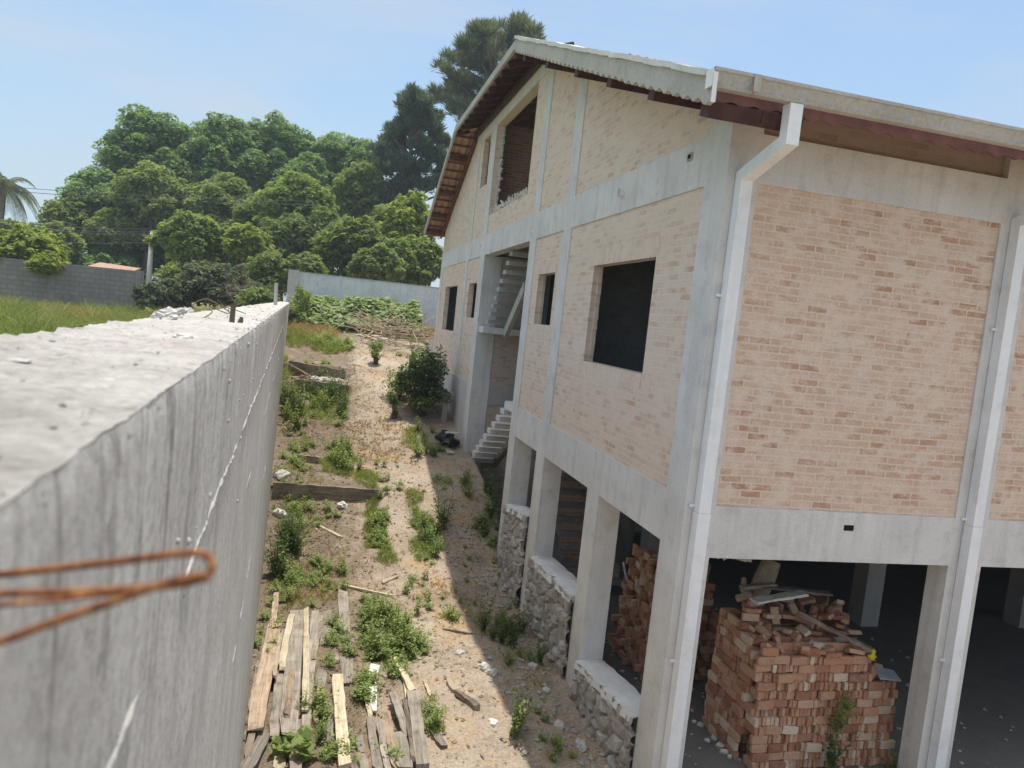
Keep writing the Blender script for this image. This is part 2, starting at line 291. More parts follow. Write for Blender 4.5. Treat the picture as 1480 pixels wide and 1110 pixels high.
# ------------------------------------------------------------------ mesh builders
class MB:
    def __init__(s): s.v = []; s.f = []; s.m = []
    def add(s, vs, fs, mi=0):
        o = len(s.v); s.v += [tuple(v) for v in vs]; s.f += [tuple(o + i for i in f) for f in fs]; s.m += [mi] * len(fs)
    def box(s, x0, x1, y0, y1, z0, z1, mi=0):
        s.add([(x0, y0, z0), (x1, y0, z0), (x1, y1, z0), (x0, y1, z0), (x0, y0, z1), (x1, y0, z1), (x1, y1, z1), (x0, y1, z1)],
              [(0, 3, 2, 1), (4, 5, 6, 7), (0, 1, 5, 4), (1, 2, 6, 5), (2, 3, 7, 6), (3, 0, 4, 7)], mi)
    def prism_yz(s, poly, x0, x1, mi=0):       # polygon in (y, z) extruded along x
        n = len(poly)
        s.add([(x0, y, z) for y, z in poly] + [(x1, y, z) for y, z in poly],
              [tuple(range(n)), tuple(range(2 * n - 1, n - 1, -1))] + [(i, i + n, (i + 1) % n + n, (i + 1) % n) for i in range(n)], mi)
    def prism_xz(s, poly, y0, y1, mi=0):
        n = len(poly)
        s.add([(x, y0, z) for x, z in poly] + [(x, y1, z) for x, z in poly],
              [tuple(range(n)), tuple(range(2 * n - 1, n - 1, -1))] + [(i, i + n, (i + 1) % n + n, (i + 1) % n) for i in range(n)], mi)
    def beam(s, a, b, w, h, mi=0, up=(0, 0, 1)):    # rectangular bar from a to b
        a = Vector(a); b = Vector(b); d = (b - a).normalized(); up = Vector(up)
        r = d.cross(up)
        if r.length < 1e-4: r = Vector((1, 0, 0))
        r.normalize(); u = r.cross(d).normalized()
        vs = [p + r * (sx * w / 2) + u * (sz * h / 2) for p in (a, b) for sx, sz in ((-1, -1), (1, -1), (1, 1), (-1, 1))]
        s.add(vs, [(0, 1, 2, 3), (7, 6, 5, 4), (0, 4, 5, 1), (1, 5, 6, 2), (2, 6, 7, 3), (3, 7, 4, 0)], mi)
    def tube(s, pts, rad, n=8, mi=0, cap=True):
        pts = [Vector(p) for p in pts]; k = len(pts)
        rads = rad if isinstance(rad, (list, tuple)) else [rad] * k
        vs = []; prev = None
        for i, p in enumerate(pts):
            d = (pts[min(i + 1, k - 1)] - pts[max(i - 1, 0)]).normalized()
            if prev is None:
                r = d.cross(Vector((0, 0, 1)))
                if r.length < 1e-3: r = d.cross(Vector((1, 0, 0)))
            else: r = prev - d * prev.dot(d)
            r.normalize(); prev = r; u = d.cross(r)
            for j in range(n):
                a = 2 * math.pi * j / n; vs.append(p + (r * math.cos(a) + u * math.sin(a)) * rads[i])
        fs = [(i * n + j, i * n + (j + 1) % n, (i + 1) * n + (j + 1) % n, (i + 1) * n + j) for i in range(k - 1) for j in range(n)]
        if cap: fs += [tuple(range(n - 1, -1, -1)), tuple(range((k - 1) * n, k * n))]
        s.add(vs, fs, mi)
    def build(s, name, mats, parent=None, smooth=False, loc=None):
        me = bpy.data.meshes.new(name)
        off = Vector(loc) if loc is not None else Vector((0, 0, 0))
        po = Vector(parent['_w']) if parent is not None else Vector((0, 0, 0))
        me.from_pydata([tuple(Vector(v) - off - po) for v in s.v], [], s.f)
        if not isinstance(mats, (list, tuple)): mats = [mats]
        for m in mats: me.materials.append(m)
        if len(mats) > 1: me.polygons.foreach_set('material_index', s.m)
        me.update()
        if smooth: me.polygons.foreach_set('use_smooth', [True] * len(me.polygons))
        o = bpy.data.objects.new(name, me); COL.objects.link(o)
        if loc is not None: o.location = off
        if parent is not None: o.parent = parent
        o['_w'] = tuple(po + off)
        return o
def np_mesh(name, V, F, mats, parent=None, mi=None, loc=None):   # V (n,3), F (m,k) with one face size
    me = bpy.data.meshes.new(name)
    po = np.array(parent['_w'] if parent is not None else (0, 0, 0)); off = np.array(loc if loc is not None else (0, 0, 0))
    V = (V - po - off).astype(np.float32); k = F.shape[1]
    me.vertices.add(len(V)); me.vertices.foreach_set('co', V.ravel())
    me.loops.add(F.size); me.loops.foreach_set('vertex_index', F.ravel().astype(np.int32))
    me.polygons.add(len(F)); me.polygons.foreach_set('loop_start', np.arange(0, F.size, k, dtype=np.int32))
    me.polygons.foreach_set('loop_total', np.full(len(F), k, dtype=np.int32))
    if not isinstance(mats, (list, tuple)): mats = [mats]
    for m in mats: me.materials.append(m)
    if mi is not None: me.polygons.foreach_set('material_index', mi.astype(np.int32))
    me.update(calc_edges=True); me.validate()
    o = bpy.data.objects.new(name, me); COL.objects.link(o)
    if loc is not None: o.location = loc
    if parent is not None: o.parent = parent
    o['_w'] = tuple(float(x) for x in po + off)
    return o
def tag(o, label=None, cat=None, group=None, kind=None):
    if label: o['label'] = label
    if cat: o['category'] = cat
    if group: o['group'] = group
    if kind: o['kind'] = kind
    return o
def thing(name, label, cat, loc=(0, 0, 0), group=None):
    o = bpy.data.objects.new(name, None); COL.objects.link(o); o.location = loc; o['_w'] = tuple(float(x) for x in loc)
    o.empty_display_size = 0.2
    return tag(o, label, cat, group)
def unit(a): return a / np.maximum(np.linalg.norm(a, axis=-1, keepdims=True), 1e-9)
def leaves(C, N, size, aspect=0.5, fold=0.15, rng=RNG):
    """one folded rhombic leaf (or leaf spray) per centre; C, N (n,3); size (n,)"""
    n = len(C); N = unit(N)
    t = unit(np.cross(N, unit(rng.normal(size=(n, 3))))); b = np.cross(N, t)
    s = np.asarray(size).reshape(-1, 1) * np.ones((n, 1))
    V = np.stack([C - t * s, C + b * s * aspect + N * s * fold, C + t * s, C - b * s * aspect + N * s * fold], 1).reshape(-1, 3)
    F = np.arange(4 * n).reshape(-1, 4)
    return V, F
def cat_vf(parts):
    V = np.concatenate([p[0] for p in parts]); o = 0; Fs = []
    for v, f in parts: Fs.append(f + o); o += len(v)
    return V, np.concatenate(Fs)
def noise3(x, y, z=0.0): return noise.noise(Vector((x, y, z)))
# ------------------------------------------------------------------ ground
PROF = [(-20, -4.6), (5, -4.46), (12, -4.38), (13.3, -4.12), (14.8, -3.55), (17.6, -3.1), (19.3, -2.68), (21.2, -2.17), (23, -1.85), (25, -1.6), (28, -1.18), (30, -0.95), (33, -0.6), (40, -0.7), (700, -2.0)]
def lerp_tab(t, x):
    if x <= t[0][0]: return t[0][1]
    for (a, va), (b, vb) in zip(t, t[1:]):
        if x <= b: return va + (vb - va) * (x - a) / (b - a)
    return t[-1][1]
def sm(a, b, x):
    t = min(1, max(0, (x - a) / (b - a))); return t * t * (3 - 2 * t)
def wall_x(y): return -0.13 - 0.044 * y
def hz(x, y):
    z = lerp_tab(PROF, y)
    if y > 26: pass
    # terraces held by the old boards, left of the path
    t = 1 - sm(0.95, 1.5, x)
    z += t * (-0.17 * sm(12.8, 14.4, y) * (1 - sm(14.74, 14.86, y)) + 0.07 * sm(14.8, 14.9, y) * (1 - sm(15.5, 17, y)))
    t2 = 1 - sm(0.6, 1.05, x)
    if 19.3 < y < 26:
        zz = (-2.47 if y < 21.16 else -2.47 + 0.29 * sm(21.16, 21.26, y)) + 0.33 * sm(23.0, 23.1, y)
        k = sm(19.5, 20.9, y) * (1 - sm(23.6, 25.5, y)); z = z + t2 * k * (zz - z)
    if -4 < x < 4 and y < 36:
        z += 0.07 * noise3(x * 1.1, y * 1.1, 3.0) + 0.04 * noise3(x * 3.1, y * 3.1, 8.0) + 0.022 * noise3(x * 7.5, y * 7.5, 1.0)
        z += -0.10 * sm(2.3, 3.1, x) * (1 - sm(12, 15, y))
    wx = wall_x(y)
    s = 1 - sm(wx - 0.30, wx - 0.08, x)
    if s > 0 and y < 40:
        zf = -1.6 + 0.12 * noise3(x * 0.4, y * 0.4, 5.0) + 0.5 * sm(20, 32, y) * (1 - sm(1.0, 6.0, wx - x))
        z = z * (1 - s) + zf * s
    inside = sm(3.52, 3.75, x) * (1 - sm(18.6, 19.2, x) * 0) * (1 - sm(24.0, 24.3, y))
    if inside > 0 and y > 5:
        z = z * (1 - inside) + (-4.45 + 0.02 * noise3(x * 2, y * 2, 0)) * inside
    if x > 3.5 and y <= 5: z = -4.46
    return z
def gnd(u, v):
    """the ground point seen at pixel (u, v) of the photograph"""
    d = Vector(ray(u, v)); d /= d.y; y = 4.0
    while y < 60:
        p = d * y
        if p.z <= hz(p.x, p.y): return p
        y += 0.04
    return d * 60
xs = [-700, -400, -250, -150, -100, -70, -50, -38, -30, -24, -20, -17, -14, -12, -10, -8.5, -7, -6, -5.2, -4.5, -3.9, -3.4, -3.0, -2.7, -2.4, -2.2]
x = -2.08
while x < 3.9: xs.append(round(x, 3)); x += 0.06
xs += [4.1, 4.5, 5, 5.6, 6.4, 7.4, 8.6, 10, 12, 14, 16, 18, 19, 20, 22, 26, 32, 40, 60, 100, 180, 350, 700]
ys = [-60, -30, -15, -8, -4, -2, 0, 1, 2, 3, 4, 4.6]
y = 5.0
while y < 33: ys.append(round(y, 3)); y += 0.08 if y < 25 else 0.14
ys += [33.5, 34, 35, 36, 37, 38, 39, 40, 42, 45, 50, 56, 64, 75, 90, 120, 170, 260, 450, 900]
V = np.array([(a, b, hz(a, b)) for b in ys for a in xs]); nx = len(xs)
F = np.array([(j * nx + i, j * nx + i + 1, (j + 1) * nx + i + 1, (j + 1) * nx + i) for j in range(len(ys) - 1) for i in range(nx - 1)])
g = np_mesh('ground', V, F, M['dirt']); tag(g, 'bare sloping dirt yard with weeds between the wall and the house', 'ground', kind='structure')
g.data.polygons.foreach_set('use_smooth', [True] * len(g.data.polygons))

# ------------------------------------------------------------------ the house
XG, YC = 3.355, 6.4                     # gable face, eave face
XE, YE = 18.5, 24.55                    # far ends
H = thing('brick_house', 'large unfinished two storey brick house with concrete frame and open ground floor', 'house', (XG, YC, -4.45))
def frame_part(name, boxes, mat='frame'):
    m = MB()
    for b in boxes: m.box(*b)
    return m.build(name, M[mat], H)
def slope_near(y): return 1.84 + 0.3625 * (y - 5.67)      # underside of the near roof slope
def slope_far(y): return 4.66 - 0.4365 * (y - 20.05)      # underside of the far slope
T = 0.24
# gable columns (whole height, standing proud of the brick)
frame_part('corner_column', [(XG, 3.67, YC, 6.82, -4.6, 1.486), (XG, 3.67, YC, 6.82, 1.486, slope_near(6.6) + 0.05)])
frame_part('column', [(XG, XG + 0.30, 8.60, 9.02, -4.6, -1.962)])
frame_part('column', [(XG, XG + 0.30, 11.02, 11.48, -4.6, -1.962)])
frame_part('column', [(XG, XG + 0.34, 12.93, 13.35, -4.6, 1.486)])
frame_part('column', [(XG, XG + 0.42, 17.45, 17.95, -4.6, 1.486)])
frame_part('pilaster', [(XG, XG + 0.1, 10.95, 11.34, -1.452, 1.486)])
frame_part('pilaster', [(XG, XG + 0.1, 19.62, 19.92, -1.5, 1.486)])
frame_part('corner_column', [(XG, XG + 0.3, 24.15, 24.55, -4.6, 1.486)])
# beams
frame_part('beam', [(XG, XG + 0.24, 6.82, 12.93, -1.962, -1.452)])
frame_part('beam', [(XG, XG + 0.24, 6.82, 24.55, 1.486, 1.955)])
# upper pilasters
m = MB(); m.prism_yz([(10.95, 1.955), (11.34, 1.955), (11.34, slope_near(11.34)), (10.95, slope_near(10.95))], XG, XG + 0.2); m.build('pilaster', M['frame'], H)
frame_part('pilaster', [(XG, XG + 0.2, 12.92, 13.28, 1.955, 4.43)])
frame_part('pilaster', [(XG, XG + 0.2, 17.5, 17.97, 1.955, 4.43)])
frame_part('pilaster', [(XG, XG + 0.2, 19.45, 19.62, 1.955, 4.43)])
frame_part('beam', [(XG, XG + 0.2, 12.92, 20.0, 4.43, 4.70)])
# lower skirt of the far bays, plastered
m = MB(); m.box(XG, XG + 0.2, 17.95, 24.15, -3.9, -1.5); m.build('plinth', M['skirt'], H)

# brick infill, set back 18 mm from the frame
XB = XG + 0.018
def panel(y0, y1, z0, z1, holes=(), mat='brick_gable', x0=XB, x1=XG + 0.15, jag=True, name='brick_panel'):
    m = MB(); cur = y0
    for (a, b, c, d) in sorted(holes):
        m.box(x0, x1, cur, a, z0, z1); m.box(x0, x1, a, b, z0, c); m.box(x0, x1, a, b, d, z1); cur = b
        if jag:                                  # ragged toothed brick ends along the inner half of the opening
            z = c
            while z < d - 0.05:
                e = min(z + 0.0695, d)
                m.box(x0 + 0.075, x1 - 0.004, a, a + random.uniform(0.004, 0.03), z, e)
                m.box(x0 + 0.075, x1 - 0.004, b - random.uniform(0.004, 0.03), b, z, e)
                z = e
    m.box(x0, x1, cur, y1, z0, z1)
    return m.build(name, M[mat], H)
panel(6.82, 10.95, -1.452, 1.486, [(7.78, 9.78, -0.40, 0.875)])
panel(11.34, 12.93, -1.452, 1.486, [(11.58, 12.56, 0.03, 0.86)])
panel(17.95, 19.62, -1.5, 1.486, [(18.12, 19.18, 0.03, 0.875)])
panel(19.92, 24.15, -1.5, 1.486, [(20.98, 23.2, -0.40, 0.875)])
m = MB(); m.prism_yz([(6.82, 1.955), (10.95, 1.955), (10.95, slope_near(10.95)), (6.82, slope_near(6.82))], XB, XG + 0.2); m.build('brick_panel', M['brick_gable'], H)
m = MB(); m.prism_yz([(11.34, 1.955), (12.92, 1.955), (12.92, slope_near(12.92)), (11.34, slope_near(11.34))], XB, XG + 0.2); m.build('brick_panel', M['brick_gable'], H)
panel(13.28, 17.5, 1.955, 4.43, [(14.0, 17.497, 2.40, 4.427)])
panel(17.97, 19.45, 1.955, 4.43, [(18.22, 19.05, 3.22, 4.40)])
m = MB(); m.prism_yz([(19.62, 1.955), (24.55, 1.955), (24.55, slope_far(24.55)), (20.0, slope_far(20.0)), (19.62, 4.43)], XB, XG + 0.2); m.build('brick_panel', M['brick_gable'], H)
# soldier courses round the big window, a few mm proud
for (a, b, c, d) in ((7.55, 9.98, 0.875, 1.10), (7.55, 9.98, -0.62, -0.40), (11.5, 12.64, -0.2, 0.03), (11.5, 12.64, 0.86, 1.06)):
    m = MB(); m.box(XB - 0.0012, XB + 0.02, a, b, c, d); m.build('lintel', M['brick_soldier'], H)
# broken mortar on the sill of the attic opening
m = MB()
for i in range(46):
    yy = random.uniform(14.05, 17.4); r = random.uniform(0.02, 0.06)
    xx = XG + random.uniform(0.0, 0.16)
    for k in range(2):
        m.beam((xx, yy, 2.40), (xx + random.uniform(-.06, .06), yy + random.uniform(-.1, .1), 2.40 + random.uniform(.05, .16)), r, r * 0.5)
m.build('broken_sill', M['mortar'], H)
m = MB(); m.beam((XG + .16, 17.49, 2.42), (XG + .16, 17.49, 4.40), .05, .05)
for i in range(26):
    zz = random.uniform(2.5, 4.3); m.beam((XG + .16, 17.44, zz), (XG + .16 + random.uniform(-.05, .05), 17.44 - random.uniform(.04, .12), zz + random.uniform(-.1, .05)), .05, .02)
m.build('torn_edge', M['mortar'], H)
# pipe stubs and a small box; near-black plugs paint the shade inside them
def stub(y, z, r, out=0.05):
    m = MB(); m.tube([(XG - out, y, z), (XG + 0.1, y, z)], r, 14, cap=False); m.tube([(XG - out, y, z), (XG + 0.1, y, z)], r * 0.78, 14, cap=False)
    o = m.build('pipe_stub', M['pvc'], H, smooth=True)
    m = MB(); m.tube([(XG - 0.003, y, z), (XG + 0.02, y, z)], r * 0.77, 14); c = m.build('pipe_hole_shade', M['hole_shade'], o)
stub(8.98, 1.72, 0.05); stub(13.26, 1.62, 0.03, 0.03); stub(17.95, 1.75, 0.025, 0.03)
m = MB(); m.box(XG - 0.012, XG + 0.05, 7.14, 7.25, 1.79, 1.87); o = m.build('junction_box', M['rawcol'], H)
m = MB(); m.box(XG - 0.016, XG - 0.009, 7.165, 7.225, 1.81, 1.85); m.build('box_opening_shade', M['hole_shade'], o)

# ---- eave front (plane y = YC), bays of 3.1 m
BX = [3.67, 6.80, 9.92, 13.04, 16.16, XE]
COLX = [(6.39, 6.80), (9.51, 9.92), (12.63, 13.04), (15.75, 16.16)]
for a, b in COLX:
    frame_part('column', [(a, b, YC, YC + 0.26, -4.6, -2.0), (a, b, YC, YC + 0.26, -1.5, 2.32)])
frame_part('beam', [(3.67, XE, YC + 0.001, YC + 0.24, -2.0, -1.5)])
for i in range(5):
    a = BX[i]; b = COLX[i][0] if i < 4 else XE
    frame_part('beam', [(a, b, YC + 0.001, YC + 0.24, 1.495, 1.935)])
    m = MB(); m.box(a, b, YC + 0.02, YC + 0.22, -1.5, 1.495); m.build('brick_panel', M['brick_front'], H)
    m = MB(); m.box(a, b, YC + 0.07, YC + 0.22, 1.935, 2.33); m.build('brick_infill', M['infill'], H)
m = MB(); m.box(5.09, 5.20, YC - 0.003, YC + 0.05, -1.68, -1.625); m.build('drain_hole_shade', M['hole_shade'], H)  # solid black block painting the shade of a drain hole
# concrete drips hanging at the beam ends
m = MB()
for i in range(14):
    xx = 3.68 + random.uniform(0, 0.5); m.beam((xx, YC + .1, -1.98), (xx + random.uniform(-.04, .04), YC + random.uniform(.05, .2), -2.0 - random.uniform(.01, .05)), .07, .05)
for i in range(16):
    zz = random.uniform(-2.7, -2.05); m.beam((3.66, YC + .2, zz), (3.68 + random.uniform(0.0, .03), YC + .2, zz - .05), .06, .05)
m.build('concrete_drip', M['rawcol'], H)

# ---- inside: floors, partitions, columns
m = MB()
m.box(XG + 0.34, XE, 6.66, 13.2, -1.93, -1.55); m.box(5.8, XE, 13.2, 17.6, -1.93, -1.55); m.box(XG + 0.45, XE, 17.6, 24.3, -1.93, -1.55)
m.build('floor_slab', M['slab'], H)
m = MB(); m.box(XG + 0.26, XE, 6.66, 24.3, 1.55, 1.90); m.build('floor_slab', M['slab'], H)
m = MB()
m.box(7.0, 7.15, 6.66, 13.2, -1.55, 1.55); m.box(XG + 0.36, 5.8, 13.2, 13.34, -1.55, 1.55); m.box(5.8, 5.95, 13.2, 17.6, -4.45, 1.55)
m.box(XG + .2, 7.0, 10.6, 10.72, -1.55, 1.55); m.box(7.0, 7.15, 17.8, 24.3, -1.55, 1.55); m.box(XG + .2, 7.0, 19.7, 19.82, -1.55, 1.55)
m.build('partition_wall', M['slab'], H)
m = MB(); m.box(4.7, 4.85, 13.1, 18.0, 1.90, 4.6); m.build('attic_partition', M['brick_raw_y'], H)
m = MB(); m.box(XG + .2, 4.85, 18.0, 18.1, 1.9, 4.6); m.build('attic_partition', M['brick_raw'], H)
m = MB(); m.box(XG + .2, 4.85, 13.28, 13.4, 1.9, 4.4); m.build('attic_partition', M['brick_raw'], H)
m = MB(); m.box(5.95, XE, 16.0, 16.15, -4.5, -1.93); m.box(XG + .42, 5.8, 17.62, 17.75, -4.5, -1.95); m.build('back_wall', M['rawcol'], H)
m = MB(); m.box(XE, XE + 0.2, YC, YE, -4.5, 2.2); m.box(XG + 0.3, XE, YE - 0.2, YE - 0.01, -4.5, 2.4); m.build('end_wall', M['frame'], H)
for a, b in ((9.3, 10.9), (12.6, 10.9), (6.2, 12.9), (15.6, 10.9), (9.3, 14.4), (12.6, 14.4)):
    frame_part('inner_column', [(a - .17, a + .17, b - .17, b + .17, -4.5, -1.93)], 'rawcol')

# ---- stair recess: end wall with its own frame and brick, stairs, landing
frame_part('beam', [(XG + 0.42, 5.8, 17.45, 17.62, -1.95, -1.5)], 'rawcol')
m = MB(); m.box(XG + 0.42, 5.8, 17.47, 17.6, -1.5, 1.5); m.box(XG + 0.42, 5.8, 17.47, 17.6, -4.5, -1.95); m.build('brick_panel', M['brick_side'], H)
m = MB(); m.box(3.40, 5.6, 16.95, 17.46, -0.28, -0.14); m.build('landing', M['frame'], H)
for i in range(9):                      # upper flight: slab treads rising towards the near column
    y = 17.16 - 0.218 * i; z = -0.02 + 0.178 * i
    m = MB(); m.box(3.50, 4.75, y - 0.15, y + 0.13, z - 0.045, z + 0.045); m.build('tread', M['rawcol'], H)
for i in range(10):                     # lower flight from the ground
    y = 17.30 - 0.338 * i; z = -3.17 + 0.185 * i
    m = MB(); m.box(3.47, 4.08 + 0.03 * i, y - 0.17, y + 0.16, z - 0.105, z); m.build('tread', M['frame'], H)
m = MB(); m.beam((4.06, 17.4, -3.35), (4.06, 14.2, -1.62), 0.12, 0.16); m.build('stringer', M['rawcol'], H)
m = MB(); m.box(3.40, 4.6, 13.36, 14.15, -1.62, -1.50); m.build('landing', M['mortar'], H)
m = MB(); a = aty(731, 482, 16.6); b = aty(760, 415, 14.6); m.beam(a, b, 0.09, 0.24); m.build('stringer', M['rawcol'], H)
for i in range(11):                     # flight inside the open ground floor
    y = 12.05 + 0.26 * i; z = -4.25 + 0.2 * i
    m = MB(); m.box(4.35, 5.35, y, y + 0.29, z - 0.06, z); m.build('tread', M['slab'], H)
    m = MB(); m.box(4.35, 5.35, y + 0.24, y + 0.27, z, z + .139); m.build('riser', M['brick_raw'], H)

# ---- rubble stone walls with a mortar cap between the gable columns
def stone_wall(y0, y1, zt0, zt1, seed):      # zt0 at y0, zt1 at y1
    rs = random.Random(seed); pts = []
    zb = -4.75; yy = y0 - 0.3
    while yy < y1 + 0.3:
        zz = zb - 0.2
        while zz < -2.8: pts.append((yy + rs.uniform(-.09, .09), zz + rs.uniform(-.07, .07), rs.random(), rs.uniform(-.4, .4), rs.uniform(-.4, .4))); zz += 0.17
        yy += 0.21
    ny = max(8, int((y1 - y0) / 0.022)); nz = 70; v = []; hcol = []
    for i in range(ny + 1):
        a = y0 + (y1 - y0) * i / ny; zt = zt0 + (zt1 - zt0) * i / ny + 0.03 * noise3(a * 4, seed)
        for k in range(nz + 1):
            z = zb + (zt - zb) * k / nz
            wa = a + 0.03 * noise3(a * 7, z * 7, seed); wz = z + 0.03 * noise3(a * 7, z * 7, seed + 9)
            d = sorted((math.hypot((wa - p[0]) * 0.85, wz - p[1]), p) for p in pts if abs(p[0] - wa) < .35 and abs(p[1] - wz) < .3)[:2]
            e = d[1][0] - d[0][0]; s = sm(0.0, 0.05, e); p = d[0][1]
            out = 0.03 + s * (0.045 + 0.05 * p[2] + p[3] * 0.25 * (a - p[0]) + p[4] * 0.25 * (z - p[1])) + 0.02 * noise3(a * 14, z * 14, seed)
            v.append((XG + 0.03 - out, a, z)); hcol.append((s, p[2]))
    f = [(i * (nz + 1) + k, i * (nz + 1) + k + 1, (i + 1) * (nz + 1) + k + 1, (i + 1) * (nz + 1) + k) for i in range(ny) for k in range(nz)]
    mb = MB(); mb.add(v, f); nfront = len(v)
    mb.prism_yz([(y0, zb), (y1, zb), (y1, zt1 - .03), (y0, zt0 - .03)], XG + 0.03, XG + 0.30)
    o = mb.build('stone_wall', STONE, H)
    at = o.data.attributes.new('stone', 'FLOAT_VECTOR', 'POINT')
    for i in range(len(o.data.vertices)):
        at.data[i].vector = (hcol[i][0], hcol[i][1], 0) if i < nfront else (0, 0, 0)
    # mortar cap, uneven
    mb = MB(); n = max(6, int((y1 - y0) / 0.06)); vs = []
    for i in range(n + 1):
        a = y0 + (y1 - y0) * i / n; zt = zt0 + (zt1 - zt0) * i / n
        for (xx, dz) in ((XG - 0.07 + 0.045 * noise3(a * 6, seed), -0.08), (XG - 0.05 + 0.045 * noise3(a * 6, seed), 0.0), (XG + 0.06, 0.02), (XG + 0.2, 0.02), (XG + 0.32 + 0.03 * noise3(a * 5, seed + 4), 0.0), (XG + 0.32, -0.10)):
            vs.append((xx, a, zt + dz + 0.022 * noise3(a * 5, xx * 6, seed + 2)))
    fs = [(i * 6 + k, i * 6 + k + 1, (i + 1) * 6 + k + 1, (i + 1) * 6 + k) for i in range(n) for k in range(5)]
    mb.add(vs, fs); c = mb.build('mortar_cap', M['mortar'], o)
def stone_mat():
    m, nt, b = new_mat('rubble_stone')
    at = nd(nt, 'ShaderNodeAttribute', attribute_name='stone'); s = nd(nt, 'ShaderNodeSeparateXYZ', {'Vector': at.outputs['Vector']})
    p = pos(nt)
    c = ramp(nt, s.outputs['Y'], [(0.0, (0.28, 0.25, 0.215)), (0.35, (0.44, 0.40, 0.36)), (0.7, (0.36, 0.325, 0.29)), (1.0, (0.52, 0.48, 0.43))])
    g = noise_t(nt, p, 30, 5, 0.7)
    c = mix(nt, 0.4, c, ramp(nt, g, [(0.3, 0.1), (0.7, 0.9)]), 'OVERLAY')
    c = mix(nt, s.outputs['X'], (0.48, 0.45, 0.41), c)
    base(nt, b, c); bump(nt, b, g, 0.6, 0.015); return m
STONE = stone_mat()
stone_wall(6.82, 8.60, -3.80, -4.04, 3)
stone_wall(9.02, 11.02, -3.38, -3.52, 5)
stone_wall(11.48, 12.93, -3.02, -3.20, 8)

# ---- roof
RX0, RX1, EY0, EY1 = 2.75, XE + 0.6, 5.67, 24.97
KY0, KY1, KZ = 13.5, 20.05, 4.86
RY = 16.72; RZ = slope_near(RY) + 0.17; HX = 6.0
def zn(y): return slope_near(y) + 0.12
def zf(y): return slope_far(y) + 0.12
RB = MB()
def tiles(x0f, x1f, ya, yb, zfun, nrow):
    """corrugated tile sheet; x range may depend on y"""
    vs = []; n = 480
    for r in range(nrow + 1):
        y = ya + (yb - ya) * r / nrow; xa, xb = x0f(y), x1f(y)
        for i in range(n + 1):
            x = xa + (xb - xa) * i / n
            vs.append((x, y, zfun(y) + 0.028 * math.sin(2 * math.pi * x / 0.2) + 0.01 * ((r % 2))))
    n1 = n + 1
    RB.add(vs, [(r * n1 + i, r * n1 + i + 1, (r + 1) * n1 + i + 1, (r + 1) * n1 + i) for r in range(nrow) for i in range(n)])
tiles(lambda y: RX0 + 0.03 + max(0, (y - KY0) / (RY - KY0)) * (HX - RX0), lambda y: RX1, EY0 + 0.13, RY, zn, 26)
tiles(lambda y: RX0 + 0.03 + max(0, (KY1 - y) / (KY1 - RY)) * (HX - RX0), lambda y: RX1, EY1 + 0.02, RY, zf, 20)
# half hip over the attic opening
vs = []; nr = 12; n = 120
for r in range(nr + 1):
    t = r / nr; x = RX0 + 0.02 + t * (HX - RX0); a = KY0 + t * (RY - KY0); b = KY1 + t * (RY - KY1)
    for i in range(n + 1):
        y = a + (b - a) * i / n; vs.append((x, y, KZ - 0.06 + t * (zn(RY) - KZ + 0.06) + 0.026 * math.sin(2 * math.pi * y / 0.2)))
RB.add(vs, [(r * (n + 1) + i, r * (n + 1) + i + 1, (r + 1) * (n + 1) + i + 1, (r + 1) * (n + 1) + i) for r in range(nr) for i in range(n)])
roof = RB.build('roof', M['tile'], H, smooth=True); md = roof.modifiers.new('thick', 'SOLIDIFY'); md.thickness = 0.02; md.offset = 0
# ridge and hip caps bedded in mortar
mb = MB()
mb.tube([(HX, RY, zn(RY) + 0.03), (RX1, RY, zn(RY) + 0.03)], 0.1, 8)
for ky in (KY0, KY1):
    pts = [Vector((RX0 + 0.05, ky, KZ + 0.0)).lerp(Vector((HX, RY, zn(RY) + 0.03)), k / 14) for k in range(15)]
    mb.tube(pts, [0.06 + 0.035 * (k % 2) for k in range(15)], 8)
mb.build('ridge_cap', M['mortar'], roof)
# verge: mortar band on the near slope with a scalloped lower edge, thin boards elsewhere
poly_t = []; poly_b = []; n = 40 * 8
for i in range(n + 1):
    y = EY0 + (KY0 - EY0) * i / n
    poly_t.append((y, slope_near(y) + 0.235)); poly_b.append((y, slope_near(y) + 0.03 + 0.020 * math.cos(2 * math.pi * y / 0.21) + 0.012 * noise3(y * 2.3, 4.0)))
mb = MB()
vs = []
for (yt, zt), (yb, zb) in zip(poly_t, poly_b): vs += [(RX0, yt, zt), (RX0, yb, zb), (RX0 + 0.05, yt, zt), (RX0 + 0.05, yb, zb)]
fs = []
for i in range(n):
    a = i * 4; b = a + 4
    fs += [(a, a + 1, b + 1, b), (a + 2, b + 2, b + 3, a + 3), (a + 1, a + 3, b + 3, b + 1), (a, b, b + 2, a + 2)]
fs += [(0, 2, 3, 1), (n * 4, n * 4 + 1, n * 4 + 3, n * 4 + 2)]
mb.add(vs, fs); mb.build('verge_band', M['fascia'], roof)
mb = MB()      # white capping strip on top of the verge
for i in range(22):
    a = EY0 + 0.1 + (KY0 - EY0 - 0.1) * i / 22; b = EY0 + 0.1 + (KY0 - EY0 - 0.1) * (i + 1) / 22 - 0.02
    mb.beam((RX0 + 0.10, a, slope_near(a) + 0.255 + random.uniform(0, .02)), (RX0 + 0.10, b, slope_near(b) + 0.255 + random.uniform(0, .02)), 0.26, 0.05)
mb.build('verge_cap', M['mortar'], roof)
